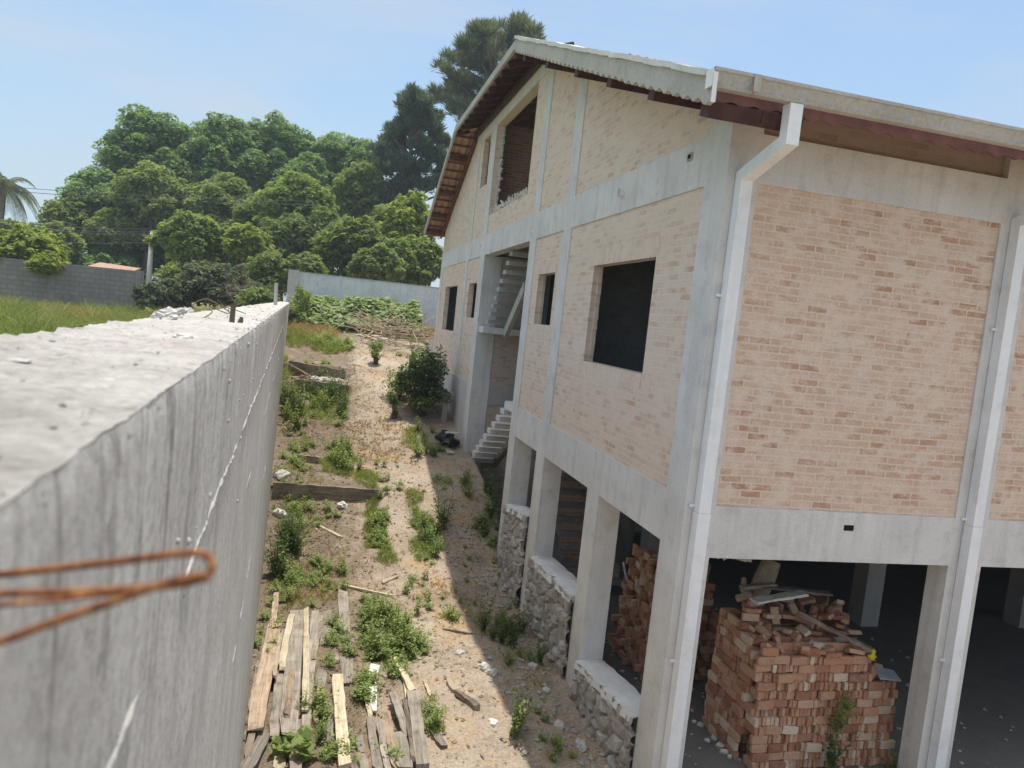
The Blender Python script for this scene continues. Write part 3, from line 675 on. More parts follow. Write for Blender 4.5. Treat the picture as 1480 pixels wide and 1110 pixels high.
mb = MB(); mb.beam((RX0 + 0.02, KY0, KZ - 0.04), (RX0 + 0.02, KY1 - 0.03, KZ - 0.06), 0.05, 0.15); mb.beam((RX0 + 0.02, KY1, KZ - 0.08), (RX0 + 0.02, EY1, slope_far(EY1) + 0.08), 0.05, 0.14); mb.build('fascia_strip', M['fascia'], roof)
# purlins under the near and far slopes, running back into the house
for y in (5.86, 7.05, 8.35, 9.7, 11.3, 12.9):
    z = slope_near(y) - 0.02
    mb = MB(); mb.beam((RX0 + 0.06, y, z), (XG + 0.3, y, z), 0.16, 0.13, up=(0, -0.34, 1)); mb.build('purlin', M['darkwood'], roof)
for y in (21.0, 22.6, 23.8, 24.75):
    z = slope_far(y) - 0.01
    mb = MB(); mb.beam((RX0 + 0.06, y, z), (XG + 0.3, y, z), 0.12, 0.14, up=(0, 0.4, 1)); mb.build('purlin', M['redwood'], roof)
y = EY1 - 0.1
while y > KY1 + 0.1:
    mb = MB(); mb.beam((RX0 + 0.05, y, slope_far(y) + 0.065), (XG + 0.3, y, slope_far(y) + 0.065), 0.05, 0.035, up=(0, 0.4, 1)); mb.build('batten', M['redwood'], roof); y -= 0.36
mb = MB(); mb.beam((XG - 0.05, KY1, slope_far(KY1) - 0.02), (XG - 0.05, EY1 - 0.05, slope_far(EY1 - 0.05) - 0.02), 0.06, 0.12); mb.build('rafter', M['redwood'], roof)
mb = MB(); mb.beam((XG - 0.05, EY0 + .1, slope_near(EY0 + .1) - 0.0), (XG - 0.05, KY0, slope_near(KY0) - 0.0), 0.06, 0.10); mb.build('rafter', M['darkwood'], roof)
hs = (zn(RY) - KZ) / (HX - RX0)
y = KY0 + 0.15
while y < KY1:
    mb = MB(); mb.beam((RX0 + 0.06, y, KZ - 0.16), (XG + 0.5, y, KZ - 0.16 + (XG + 0.44 - RX0) * hs), 0.07, 0.12); mb.build('rafter', M['darkwood'], roof); y += 0.58
mb = MB(); mb.beam((XG - 0.06, KY0 - 0.2, KZ - 0.12), (XG - 0.06, KY1, KZ - 0.14), 0.07, 0.14); mb.build('wall_plate', M['darkwood'], roof)
# eave board and wavy tile ends under the gutter
mb = MB(); n = 700; vs = []
for i in range(n + 1):
    x = RX0 + 0.06 + (RX1 - RX0 - 0.06) * i / n; w = 0.013 * math.sin(2 * math.pi * x / 0.21) + 0.01 * noise3(x * 3, 2.0)
    vs += [(x, EY0 + 0.11, 2.04), (x, EY0 + 0.11, 1.935 + w), (x, EY0 + 0.14, 2.04), (x, EY0 + 0.14, 1.935 + w)]
fs = []
for i in range(n):
    a = i * 4; b = a + 4; fs += [(a, b, b + 1, a + 1), (a + 2, a + 3, b + 3, b + 2), (a + 1, b + 1, b + 3, a + 3), (a, a + 2, b + 2, b)]
mb.add(vs, fs); mb.build('tile_edge', M['tile_edge'], roof)
mb = MB(); mb.box(RX0 + .3, RX1, EY0 + 0.15, EY0 + 0.18, 1.96, 2.03); mb.build('eave_board', M['redwood'], roof)
x = 3.0
while x < 16:
    mb = MB(); mb.beam((x, EY0 + 0.18, slope_near(EY0 + .18) + 0.10), (x, YC + 0.5, slope_near(YC + .5) + 0.10), 0.06, 0.06); mb.build('rafter', M['redwood'], roof); x += 0.78
# gutter: an open box channel with a rolled lip
GZ = 0.03
prof = [(0.06, 1.965), (0.0, 1.965), (-0.012, 1.98), (0.0, 1.995), (-0.035, 2.075), (-0.05, 2.08), (-0.05, 2.105), (-0.03, 2.105), (-0.02, 2.085), (0.012, 2.0), (0.055, 1.98), (0.06, 2.10), (0.075, 2.10), (0.075, 1.965)]
prof = [(a, b + GZ) for a, b in prof]
mb = MB(); N = len(prof)
xs_g = [RX0 - 0.02, 3.1, 5.9, 8.9, 11.9, 14.9, RX1]
for a, b in zip(xs_g, xs_g[1:]):
    pr = prof; vs = [(a, EY0 + p[0] - 0.02, p[1]) for p in pr] + [(b - 0.006, EY0 + p[0] - 0.02, p[1]) for p in pr]
    mb.add(vs, [(i, (i + 1) % N, N + (i + 1) % N, N + i) for i in range(N)])
gut = mb.build('gutter', M['gutter'], H)
mb = MB(); mb.box(RX0 - 0.03, RX0 - 0.02, EY0 - 0.06, EY0 + 0.055, 1.99, 2.125); mb.build('gutter_end', M['pvc'], gut)
mb = MB(); mb.box(RX0 - 0.03, RX0 + 0.005, EY0 - 0.079, EY0 - 0.072, 1.86, 2.09); mb.build('end_strap', M['pvc'], gut)
for x in (3.1, 5.9, 8.9, 11.9):
    mb = MB(); mb.box(x - 0.03, x + 0.03, EY0 - 0.076, EY0 - 0.069, 2.0, 2.135); mb.build('gutter_joint', M['gutter'], gut)
# downpipes: drop from the gutter, slanting offset back to the wall, long vertical run with straps
def downpipe(xg, xw, label=None):
    hw = 0.058; yo, yi = EY0 + 0.03, YC - 0.062
    zs = [1.44, -1.55, -4.55]; mb = MB()
    for k in range(2):
        e = 0.004 * k; mb.box(xw - hw - e, xw + hw + e, yi - .055 - e, yi + .055, zs[k + 1], zs[k] - 0.003 * k)
    d = mb.build('downpipe', M['pvc'], H)
    mb = MB(); mb.box(xg - hw, xg + hw, yo - 0.055, yo + 0.055, 1.74, 1.99); mb.build('outlet', M['pvc'], d)
    mb = MB(); a = Vector((xg, yo, 1.70)); b = Vector((xw, yi, 1.50))
    # slanting offset with mitred ends
    vs = [(xg - hw, yo - .055, 1.74), (xg + hw, yo - .055, 1.74), (xg + hw, yo + .055, 1.74), (xg - hw, yo + .055, 1.74),
          (xg - hw, yo - .055, 1.63), (xg + hw, yo - .055, 1.63), (xg + hw, yo + .055, 1.70), (xg - hw, yo + .055, 1.70),
          (xw - hw, yi - .055, 1.52), (xw + hw, yi - .055, 1.52), (xw + hw, yi + .055, 1.60), (xw - hw, yi + .055, 1.60),
          (xw - hw, yi - .055, 1.46), (xw + hw, yi - .055, 1.46), (xw + hw, yi + .055, 1.46), (xw - hw, yi + .055, 1.46)]
    vs = [(xg - hw, yo - .055, 1.74), (xg + hw, yo - .055, 1.74), (xg + hw, yo + .055, 1.74), (xg - hw, yo + .055, 1.74),
          (xg - hw, yo - .055, 1.665), (xg + hw, yo - .055, 1.665), (xg + hw, yo + .055, 1.74), (xg - hw, yo + .055, 1.74),
          (xw - hw, yi - .055, 1.475), (xw + hw, yi - .055, 1.475), (xw + hw, yi + .055, 1.56), (xw - hw, yi + .055, 1.56)]
    mb.add(vs, [(4, 5, 9, 8), (5, 6, 10, 9), (6, 7, 11, 10), (7, 4, 8, 11), (0, 1, 5, 4), (0, 4, 7, 3), (1, 2, 6, 5), (2, 3, 7, 6)])
    vs = [(xw - hw, yi - .055, 1.475), (xw + hw, yi - .055, 1.475), (xw + hw, yi + .055, 1.56), (xw - hw, yi + .055, 1.56), (xw - hw, yi - .055, 1.44), (xw + hw, yi - .055, 1.44), (xw + hw, yi + .055, 1.44), (xw - hw, yi + .055, 1.44)]
    mb.add(vs, [(0, 1, 5, 4), (1, 2, 6, 5), (2, 3, 7, 6), (3, 0, 4, 7)])
    mb.build('pipe_elbow', M['pvc'], d)
    for z in (0.45, -1.5, -3.0):
        mb = MB(); mb.box(xw - hw - .05, xw + hw + .008, yi + 0.03, yi + .058, z - .012, z + .012); mb.build('pipe_strap', M['pvc'], d)
    return d
downpipe(3.50, 3.50); downpipe(6.60, 6.56); downpipe(9.72, 9.70)
# ------------------------------------------------------------------ near boundary wall
ZT = -0.118
bw = thing('boundary_wall', 'long raw concrete boundary wall in the foreground with rough pale top', 'wall', (wall_x(0), 0, -4.5))
def wall_mesh():
    # face: grid in (y, z); top: grid across the width; edge broken by noise
    ysw = []; y = -1.5
    while y < 6: ysw.append(y); y += 0.018 if -0.2 < y < 3 else 0.05
    while y < 32.6: ysw.append(y); y += 0.15
    ysw.append(32.6)
    def edge(y):
        k = 0.55 + 0.45 * sm(2.2, 3.5, y)
        return (-0.003 - k * (0.010 * abs(noise3(y * 4, 2.0)) + 0.010 * abs(noise3(y * 19, 5.0)) + 0.004 * noise3(y * 60, 9.0)), -0.003 - k * (0.010 * abs(noise3(y * 3, 7.0)) + 0.008 * abs(noise3(y * 17, 1.0))))
    zsf = [0.0, -0.015, -0.03, -0.05, -0.08] + [-0.12 - 0.04 * i for i in range(30)] + [-1.4, -1.8, -2.3, -3.0, -3.7, -4.4, -5.2, -6.4]
    face = MB(); vs = []
    for y in ysw:
        ex, ez = edge(y)
        for k, dz in enumerate(zsf):
            w = math.exp(dz / 0.02)
            x = wall_x(y) + ex * w + 0.0035 * noise3(y * 5, dz * 5, 3.0) + (0.002 * noise3(y * 25, dz * 25, 1.0))
            vs.append((x, y, ZT + dz + ez * w))
    nz = len(zsf)
    face.add(vs, [(i * nz + k, i * nz + k + 1, (i + 1) * nz + k + 1, (i + 1) * nz + k) for i in range(len(ysw) - 1) for k in range(nz - 1)])
    # far end and back
    y = 32.6; face.add([(wall_x(y), y, ZT), (wall_x(y), y, -6), (wall_x(y) - .36, y, -6), (wall_x(y) - .36, y, ZT)], [(0, 1, 2, 3)])
    face.add([(wall_x(a) - .36, a, z) for a in (-1.5, 32.6) for z in (ZT - .01, -6)], [(0, 2, 3, 1)])
    face.build('wall_body', M['boundary'], bw, smooth=True)
    top = MB(); vs = []; ws = [0, 0.01, 0.02, 0.035, 0.05, 0.07, 0.09, 0.11, 0.13, 0.15, 0.17, 0.19, 0.21, 0.23, 0.26, 0.29, 0.32, 0.345, 0.36]
    for y in ysw:
        ex, ez = edge(y)
        for k, wd in enumerate(ws):
            e = math.exp(-wd / 0.02); e2 = math.exp(-(0.36 - wd) / 0.02)
            x = wall_x(y) - wd + ex * e + 0.012 * noise3(y * 7, 31.0) * e2
            z = ZT + 0.0008 + ez * e - e2 * 0.02 * abs(noise3(y * 8, 21.0)) + (1 - e) * (0.009 * noise3(x * 9, y * 9, 1.0) + 0.006 * noise3(x * 28, y * 28, 2.0) + 0.003 * noise3(x * 70, y * 70, 2.0))
            vs.append((x, y, z))
    nw = len(ws)
    top.add(vs, [(i * nw + k, (i + 1) * nw + k, (i + 1) * nw + k + 1, i * nw + k + 1) for i in range(len(ysw) - 1) for k in range(nw - 1)])
    top.build('wall_top', M['walltop'], bw, smooth=True)
    # squeezed-out mortar seams along the courses
    for zj, r, br in ((-0.45, 0.0042, 0.15), (-0.83, 0.0022, 0.7), (-1.62, 0.003, 0.75)):
        sm_ = MB(); y = 0.3
        while y < 14:
            L_ = random.uniform(0.08, 0.35)
            if random.random() > br:
                n = max(4, int(L_ / 0.015)); pts = []; rr = []
                for i in range(n + 1):
                    yy = y + L_ * i / n; pts.append((wall_x(yy) + 0.001, yy, zj + 0.010 * noise3(yy * 5, zj) + 0.006 * noise3(yy * 31, zj)))
                    rr.append(max(0.0012, r * (0.8 + 1.3 * noise3(yy * 40, zj * 3)) * math.sin(math.pi * min(1, max(0.12, i / n if i / n < .5 else 1 - i / n) * 3) / 2 + .01)))
                sm_.tube(pts, rr, 7)
            y += L_ * random.uniform(0.9, 1.15)
        sm_.build('mortar_seam', M['rawcol'], bw, smooth=True)
    cr = MB()
    for i in range(200):
        yy = 0.3 + 8 * random.random() ** 2.2; off = random.gauss(0, .012); s_ = random.uniform(.0008, .003) * (1 + .35 * yy)
        c_ = Vector((wall_x(yy) - .012 + off, yy, ZT - .004 - max(0, off) * 1.2)); b = []
        for q in ((1, 0, 0), (0, 1, 0), (-1, 0, 0), (0, -1, 0), (0, 0, 1), (0, 0, -1)): b.append(c_ + Vector(q) * s_ * random.uniform(.5, 1.5))
        cr.add(b, [(0, 1, 4), (1, 2, 4), (2, 3, 4), (3, 0, 4), (1, 0, 5), (2, 1, 5), (3, 2, 5), (0, 3, 5)])
    for i in range(260):
        yy = 0.5 + 10 * random.random() ** 2; s_ = random.uniform(.001, .004) * (1 + .3 * yy); c_ = Vector((wall_x(yy) - random.uniform(.03, .34), yy, ZT + .001)); b = []
        for q in ((1, 0, 0), (0, 1, 0), (-1, 0, 0), (0, -1, 0), (0, 0, .6), (0, 0, -.6)): b.append(c_ + Vector(q) * s_ * random.uniform(.5, 1.5))
        cr.add(b, [(0, 1, 4), (1, 2, 4), (2, 3, 4), (3, 0, 4), (1, 0, 5), (2, 1, 5), (3, 2, 5), (0, 3, 5)])
    o_ = cr.build('edge_crumbs', M['walltop'], bw); o_['kind'] = 'stuff'
    # small blobs of concrete stuck on the face
    bl = MB()
    for i in range(22):
        yy = random.uniform(0.35, 4.5); zz = ZT - abs(random.gauss(0.05, 0.35)) - 0.01; r = random.uniform(0.002, 0.006) * (1 + yy * 0.15)
        p = Vector((wall_x(yy), yy, zz)); bl.tube([p + Vector((-.002, 0, 0)), p + Vector((r * .5, 0, 0)), p + Vector((r * .9, 0, 0))], [r * 1.2, r, r * .3], 7)
    bl.build('concrete_splash', M['rawcol'], bw, smooth=True)
wall_mesh()
def rubble(name, c, size, label, cat, seed, mat='chunk', flat=0.5, group=None, lump=0.5):
    """one irregular stone"""
    rs = random.Random(seed); mb = MB(); n, k = 12, 8
    vs = [(0, 0, -1)]
    for j in range(1, k):
        th = -math.pi / 2 + math.pi * j / k
        for i in range(n):
            ph = 2 * math.pi * i / n; vs.append((math.cos(th) * math.cos(ph), math.cos(th) * math.sin(ph), math.sin(th)))
    vs.append((0, 0, 1))
    out = []
    sx, sy, ro = rs.uniform(.75, 1.25), rs.uniform(.75, 1.25), rs.uniform(0, 6.28)
    for v in vs:
        d = 1 + lump * noise3(v[0] * 1.3 + seed * 3.1, v[1] * 1.3, v[2] * 1.3) + 0.4 * lump * noise3(v[0] * 3.5, v[1] * 3.5 + seed, v[2] * 3.5)
        x, y, z = v[0] * d * sx * size, v[1] * d * sy * size, v[2] * d * size * flat
        out.append((x * math.cos(ro) - y * math.sin(ro), x * math.sin(ro) + y * math.cos(ro), z))
    fs = [(0, 1 + (i + 1) % n, 1 + i) for i in range(n)]
    for j in range(k - 2):
        fs += [(1 + j * n + i, 1 + j * n + (i + 1) % n, 1 + (j + 1) * n + (i + 1) % n, 1 + (j + 1) * n + i) for i in range(n)]
    t = len(vs) - 1; fs += [(t, 1 + (k - 2) * n + i, 1 + (k - 2) * n + (i + 1) % n) for i in range(n)]
    mb.add([Vector(o) + Vector(c) for o in out], fs)
    o = mb.build(name, M[mat], None, loc=c); tag(o, label, cat, group); return o
def ontop(u, v):
    d = Vector(ray(u, v)); return d * (ZT / d.z)
p = ontop(266, 489); rubble('concrete_flake', p + Vector((0, 0, .004)), 0.030, 'dark flat flake of concrete lying on the pale wall top beside its edge', 'debris', 4, flat=0.22)
p = ontop(163, 555); rubble('concrete_flake', p + Vector((0, 0, .003)), 0.014, 'small thin grey flake on the wall top, nearest to the camera', 'debris', 6, flat=0.25)
p = ontop(28, 523); rubble('concrete_flake', p + Vector((0, 0, .002)), 0.014, 'low flat flake at the left end of the wall top', 'debris', 9, flat=0.2)
for i, (u, v, s, lb) in enumerate(((243, 458, .028, 'largest pale lump of the rubble at the left edge of the wall top'), (228, 461, .02, 'low lump at the left end of the wall top rubble'), (256, 455, .024, 'lumpy pale piece in the middle of the wall top rubble'), (270, 452, .022, 'pointed lump on the right of the wall top rubble'), (250, 462, .014, 'small crumb in front of the wall top rubble'), (264, 461, .012, 'tiny crumb at the right front of the wall top rubble'), (236, 455, .018, 'rear lump of the wall top rubble beside the grass'))):
    p = ontop(u, v); rubble('concrete_lump', p + Vector((0, 0, s * .4)), s, lb, 'debris', 20 + i, flat=0.8, lump=0.9)
p = ontop(335, 466)
mb = MB(); mb.tube([p, p + Vector((0.0, .01, .075))], [.011, .010], 8); mb.tube([p + Vector((.03, .02, 0)), p + Vector((.035, .02, .025))], [.012, .007], 8)
o = mb.build('rebar_stub', M['bark'], None, loc=p); tag(o, 'short dark brown stub standing on the pale wall top', 'rebar')
p = ontop(398, 441); mb = MB(); mb.tube([p + Vector((0, 0, -.02)), p + Vector((-.01, 0, .37))], .03, 8); o = mb.build('stake', M['pole'], None, loc=p); tag(o, 'pale grey upright stake at the far end of the wall top', 'stake')
def wire(name, pts, r, label, mat='rust'):
    # smooth the control points
    P = [Vector(q) for q in pts]; out = []
    for i in range(len(P) - 1):
        p0, p1, p2, p3 = P[max(i - 1, 0)], P[i], P[i + 1], P[min(i + 2, len(P) - 1)]
        for k in range(6):
            t = k / 6; out.append(0.5 * ((2 * p1) + (p2 - p0) * t + (2 * p0 - 5 * p1 + 4 * p2 - p3) * t * t + (3 * p1 - p0 - 3 * p2 + p3) * t ** 3))
    out.append(P[-1]); mb = MB(); mb.tube(out, r, 8); o = mb.build(name, M[mat], None, smooth=True, loc=P[0]); tag(o, label, 'wire'); return o
a = ontop(290, 462); wire('bent_wire', [a, a + Vector((.02, .15, .03)), a + Vector((-.02, .35, .05)), a + Vector((.03, .6, .02)), a + Vector((.0, .9, .04)), a + Vector((.04, 1.3, .012))], .0025, 'thin brown wire lying along the pale wall top', 'bark')
a = ontop(262, 452); wire('bent_wire', [a + Vector((0, .2, 0)), a + Vector((.02, .25, .05)), a + Vector((.07, .3, .075)), a + Vector((.13, .35, .045)), a + Vector((.20, .4, 0.0))], .003, 'thin brown wire loop arching up from the wall edge behind the rubble', 'bark')
# rusty tie wire sticking out of the wall right before the camera
def fg(u, v, y): return aty(u, v, y)
wire('rusty_wire', [fg(-260, 855, .45), fg(-60, 836, .42), fg(60, 824, .395), fg(180, 810, .37), fg(262, 800, .352), fg(296, 802, .345), fg(306, 818, .342), fg(292, 836, .342), fg(230, 848, .345), fg(120, 855, .352), fg(0, 858, .362), fg(-260, 866, .40)], .0019, 'rusty orange wire loop jutting from the wall right before the camera')
wire('rusty_wire', [fg(-260, 980, .37), fg(-20, 932, .352), fg(60, 905, .347), fg(150, 874, .343), fg(230, 846, .3385), fg(280, 834, .337), fg(303, 836, .337)], .0019, 'lower rusty wire strand slanting up to the wire loop before the camera')
wire('rusty_wire', [fg(-260, 895, .38), fg(0, 874, .358), fg(90, 866, .351), fg(200, 852, .347), fg(262, 842, .340)], .0013, 'thinner rusty strand between the two strands of the foreground wire')

# ------------------------------------------------------------------ far walls, pole, cables, shed
fw = thing('rendered_wall', 'pale bluish rendered wall across the far end of the yard', 'wall', (-1.6, 33, -1))
mb = MB(); mb.box(-1.3, 14, 33, 33.16, -1.6, 1.16); mb.build('wall_body', M['farwall'], fw)
for x in (0.25, 2.05, 3.6, 5.4, 7.2): mb = MB(); mb.box(x, x + .22, 32.985, 33.1, -1.6, 1.163); mb.build('pilaster', M['farwall'], fw)
mb = MB(); mb.box(-1.30, 14, 32.97, 33.17, 1.16, 1.19); mb.build('coping', M['fascia'], fw)
mb = MB(); mb.box(-1.72, -1.30, 32.75, 33.16, -1.6, 1.22); mb.build('end_post', M['fascia'], fw)
mb = MB(); mb.tube([(-1.4, 32.9, 1.2), (-1.39, 32.9, 1.5)], .012, 6); mb.build('rebar', M['rust'], fw)
kw = thing('block_wall', 'long grey concrete block wall behind the grassy field', 'wall', (-25, 38, -1.6))
mb = MB(); mb.prism_xz([(-45, -2.2), (-8.3, -2.2), (-8.3, 0.56), (-14, 0.49), (-45, 0.46)], 38, 38.2); mb.build('wall_body', M['block'], kw)
for x in (-12.1, -8.6, -16, -20): mb = MB(); mb.box(x, x + .25, 37.97, 38.22, -2.2, 0.49); mb.build('pilaster', M['slab'], kw)
P0 = aty(217, 372, 47); pz = aty(220, 334, 47).z
pl = thing('utility_pole', 'pale concrete utility pole standing beyond the block wall', 'pole', (P0.x, 47, -2))
mb = MB(); mb.tube([(P0.x, 47, -2.2), (P0.x + .02, 47, pz)], [.19, .11], 10); mb.build('shaft', M['pole'], pl, smooth=True)
mb = MB(); mb.beam((P0.x - .45, 46.9, pz - .3), (P0.x + .45, 46.9, pz - .3), .08, .1); mb.build('crossarm', M['wood'], pl)
for k, (v0, v1, yy, lb) in enumerate(((316, 331, 47, 'topmost of the four cables running left from the pole'), (322, 335, 46.8, 'second cable from the top running left from the pole'), (325, 338, 47.2, 'third cable from the top running left from the pole'), (344, 350, 47.1, 'lowest single cable running left from the pole'))):
    a = aty(-60, v0 - 6, yy); b = aty(221, v1, yy); mb = MB(); n = 16
    mb.tube([a.lerp(b, i / n) - Vector((0, 0, .9 * (i / n) * (1 - i / n))) for i in range(n + 1)], .02, 5); o = mb.build('power_cable', M['wire'], None); tag(o, lb, 'cable')
for k, (va, vb, lb) in enumerate(((272, 285, 'upper high cable crossing before the tall tree mass'), (278, 290, 'lower high cable crossing before the tall tree mass'))):
    a = aty(-60, va - 8, 50); b = aty(460, vb + 6, 50); mb = MB(); n = 16
    mb.tube([a.lerp(b, i / n) - Vector((0, 0, .8 * (i / n) * (1 - i / n))) for i in range(n + 1)], .016, 5); o = mb.build('power_cable', M['wire'], None); tag(o, lb, 'cable')
a = aty(118, 378, 46); b = aty(182, 388, 46)
sh = thing('shed', 'low shed with rusty red roof showing above the block wall', 'shed', (a.x, 46, -1.7))
mb = MB(); mb.box(a.x + .2, b.x - .1, 46.1, 49, -1.8, a.z - .25); mb.build('wall', M['farwall'], sh)
mb = MB(); mb.add([(a.x, 45.8, a.z - .42), (b.x, 45.8, a.z - .50), (b.x, 49.4, a.z + .0), (a.x, 49.4, a.z + .08), (a.x, 45.8, a.z - .36), (b.x, 45.8, a.z - .44), (b.x, 49.4, a.z + .06), (a.x, 49.4, a.z + .14)],
    [(0, 1, 2, 3), (7, 6, 5, 4), (0, 4, 5, 1), (1, 5, 6, 2), (2, 6, 7, 3), (3, 7, 4, 0)]); mb.build('roof', M['tile'], sh)

# ------------------------------------------------------------------ timber lying in the yard
def board(u0, v0, u1, v1, wpx, mat, label, name='board', th=0.035, lift=0.0, group=None, cat='board', taper=0.0, tilt=0.0):
    """a sawn board lying on the ground between two seen ends; width read from the photo at its middle"""
    a = gnd(u0, v0); b = gnd(u1, v1); d = b - a; Ln = d.length
    mid = (a + b) / 2; depth = Vector((R[0][2], R[1][2], R[2][2])).dot(mid); w = wpx * depth / FPX * 1.05
    d.normalize(); up = Vector((0, 0, 1)); r = d.cross(up).normalized(); u = r.cross(d)
    rs = random.Random(int(u0 * 7 + v0)); n = 10; vs = []
    warp = rs.uniform(-.012, .012); bow = rs.uniform(-.01, .01)
    for i in range(n + 1):
        t = i / n; wl = w * (1 - taper * t)
        e0 = rs.uniform(-.006, .006) - (0.03 * rs.random() if i in (0, n) else 0); e1 = rs.uniform(-.006, .006)
        bx = math.sin(t * math.pi) * bow
        for (sx, sz, e) in ((-1, -1, e0), (1, -1, e1), (1, 1, e1), (-1, 1, e0)):
            ext = rs.uniform(-.03, .03) if i in (0, n) else 0
            vs.append((Ln * (t - .5) + ext, sx * (wl / 2 + e) + bx, sz * th / 2 + warp * (t - .5) * sx * 2 + math.sin(t * math.pi) * warp))
    fs = [(i * 4 + k, i * 4 + (k + 1) % 4, i * 4 + 4 + (k + 1) % 4, i * 4 + 4 + k) for i in range(n) for k in range(4)] + [(3, 2, 1, 0), tuple(n * 4 + k for k in range(4))]
    mb = MB(); mb.add(vs, fs)
    o = mb.build(name, M[mat], None)
    Mx = Matrix((d, -r, u)).transposed().to_4x4(); Mx.translation = mid + up * (th / 2 + lift + 0.012)
    o.matrix_world = Mx @ Matrix.Rotation(tilt, 4, 'X'); tag(o, label, cat, group); return o
board(396, 915, 366, 1070, 20, 'wood_red', 'broad reddish board at the wall side of the timber stack', lift=.10)
board(410, 918, 395, 1076, 13, 'wood', 'grey board tucked under the broad reddish board', lift=.05)
board(428, 896, 414, 1078, 21, 'wood', 'widest grey weathered board in the middle of the timber stack', lift=.09)
board(441, 893, 439, 1045, 8, 'wood_pale', 'narrow pale batten beside the widest grey board', lift=.10)
board(454, 894, 447, 985, 12, 'wood', 'short split grey board right of the pale batten', lift=.07)
board(472, 890, 462, 1000, 13, 'wood', 'plain grey board at the right edge of the timber stack', lift=.03)
board(399, 864, 392, 930, 8, 'wood_red', 'thin board end poking out above the timber stack by the wall', lift=.04)
board(383, 1068, 352, 1125, 18, 'wood', 'grey board end at the bottom of the frame against the wall', lift=.03)
board(412, 1060, 402, 1125, 16, 'wood_pale', 'pale board end half hidden under the broad leaves', lift=.02)
board(495, 857, 502, 995, 15, 'wood', 'grey board lying alone along the left of the weeds', lift=.02)
board(486, 985, 497, 1120, 16, 'wood_pale', 'thick pale barkless beam at the bottom between the two timber stacks', th=.07, lift=.02)
board(533, 1044, 547, 1125, 10, 'wood', 'narrow pointed board at the left of the front stack', lift=.02, taper=-.4)
board(519, 1070, 527, 1125, 11, 'wood', 'short dark board end left of the narrow pointed board', lift=.01)
board(556, 1040, 574, 1125, 13, 'wood_red', 'rounded pole lying low in the front stack', th=.06, lift=.02)
board(566, 1018, 587, 1080, 11, 'wood', 'split board leaning across the front stack', lift=.09)
board(594, 1015, 609, 1125, 17, 'wood', 'thick grey beam along the right of the front stack', th=.09, lift=.04)
board(607, 1018, 640, 1084, 12, 'wood', 'grey plank lying askew at the right of the front stack', lift=.01)
board(572, 1072, 583, 1125, 22, 'wood', 'wide grey board end at the middle bottom of the front stack', lift=.07)
board(540, 968, 540, 1034, 15, 'wood_white', 'bleached white broken board among the weeds', lift=.02, taper=.6)
board(570, 957, 596, 1006, 8, 'wood_pale', 'pale curved offcut right of the bleached broken board', lift=.02)
board(583, 970, 588, 1020, 6, 'wood_pale', 'thin pale stick behind the front stack', lift=.02)
board(648, 988, 657, 1004, 8, 'wood_pale', 'short pale wood block on the bare path', name='wood_block', th=.05, cat='wood block')
board(658, 1005, 691, 1029, 8, 'wood_dark', 'short dark wood offcut on the bare path beside the pale block', name='wood_block', th=.06, cat='wood block')
board(552, 845, 574, 836, 6, 'wood_pale', 'short light wood piece across the upper path', name='wood_block', th=.04, cat='wood block')
board(492, 847, 568, 864, 4, 'wood_pale', 'long thin light stick lying across above the weeds', name='stick', th=.03, cat='stick')
board(459, 761, 494, 779, 5, 'wood_pale', 'straight light stick near the wall below the large retaining beam', name='stick', th=.03, cat='stick')
board(448, 755, 462, 772, 2.5, 'wood_pale', 'thin forked stick near the wall beside the straight one', name='stick', th=.015, cat='stick')
board(641, 912, 681, 919, 3.5, 'wood_dark', 'thin dark stick on the path near the shadow edge', name='stick', th=.03, cat='stick')
def beam3(a, b, w, h, mat, label, name='timber_beam', cat='beam'):
    a = Vector(a); b = Vector(b); mid = (a + b) / 2; d = (b - a); Ln = d.length; d.normalize()
    r = d.cross(Vector((0, 0, 1))).normalized(); u = r.cross(d); mb = MB(); n = 12; vs = []; rs = random.Random(int(Ln * 1000))
    for i in range(n + 1):
        for sx, sz in ((-1, -1), (1, -1), (1, 1), (-1, 1)):
            vs.append((Ln * (i / n - .5), sx * (w / 2 + rs.uniform(-.006, .006)), sz * (h / 2 + rs.uniform(-.008, .008))))
    mb.add(vs, [(i * 4 + k, i * 4 + (k + 1) % 4, i * 4 + 4 + (k + 1) % 4, i * 4 + 4 + k) for i in range(n) for k in range(4)] + [(3, 2, 1, 0), tuple(n * 4 + k for k in range(4))])
    o = mb.build(name, M[mat], None); Mx = Matrix((d, -r, u)).transposed().to_4x4(); Mx.translation = mid; o.matrix_world = Mx; tag(o, label, cat); return o
beam3((-.74, 14.80, -3.57), (1.22, 14.80, -3.62), .08, .27, 'wood_dark', 'large dark retaining beam set across the slope, nearest one')
beam3((-1.0, 23.05, -1.90), (.62, 23.05, -2.06), .10, .30, 'wood_dark', 'uppermost brown retaining beam below the tall grass')
beam3((-.75, 21.2, -2.22), (.72, 21.2, -2.26), .12, .24, 'wood_dark', 'brown retaining beam under the heap of pale stones')
a = gnd(428, 668); beam3(a + Vector((0, 0, .1)), a + Vector((.45, .0, .08)), .07, .12, 'wood_dark', 'short stub of beam by the wall between the retaining beams')
for i in range(26):       # pale stones between the two upper beams
    u = random.uniform(452, 492); p = Vector((random.uniform(-.25, .55), random.uniform(21.4, 22.6), 0)); s = random.uniform(.06, .12); p.z = hz(p.x, p.y) + s * .4
    rubble('stone', p, s, 'pale grey stone heaped between the two upper retaining beams', 'stone', 100 + i, flat=.75, group='stones heaped between the upper beams')
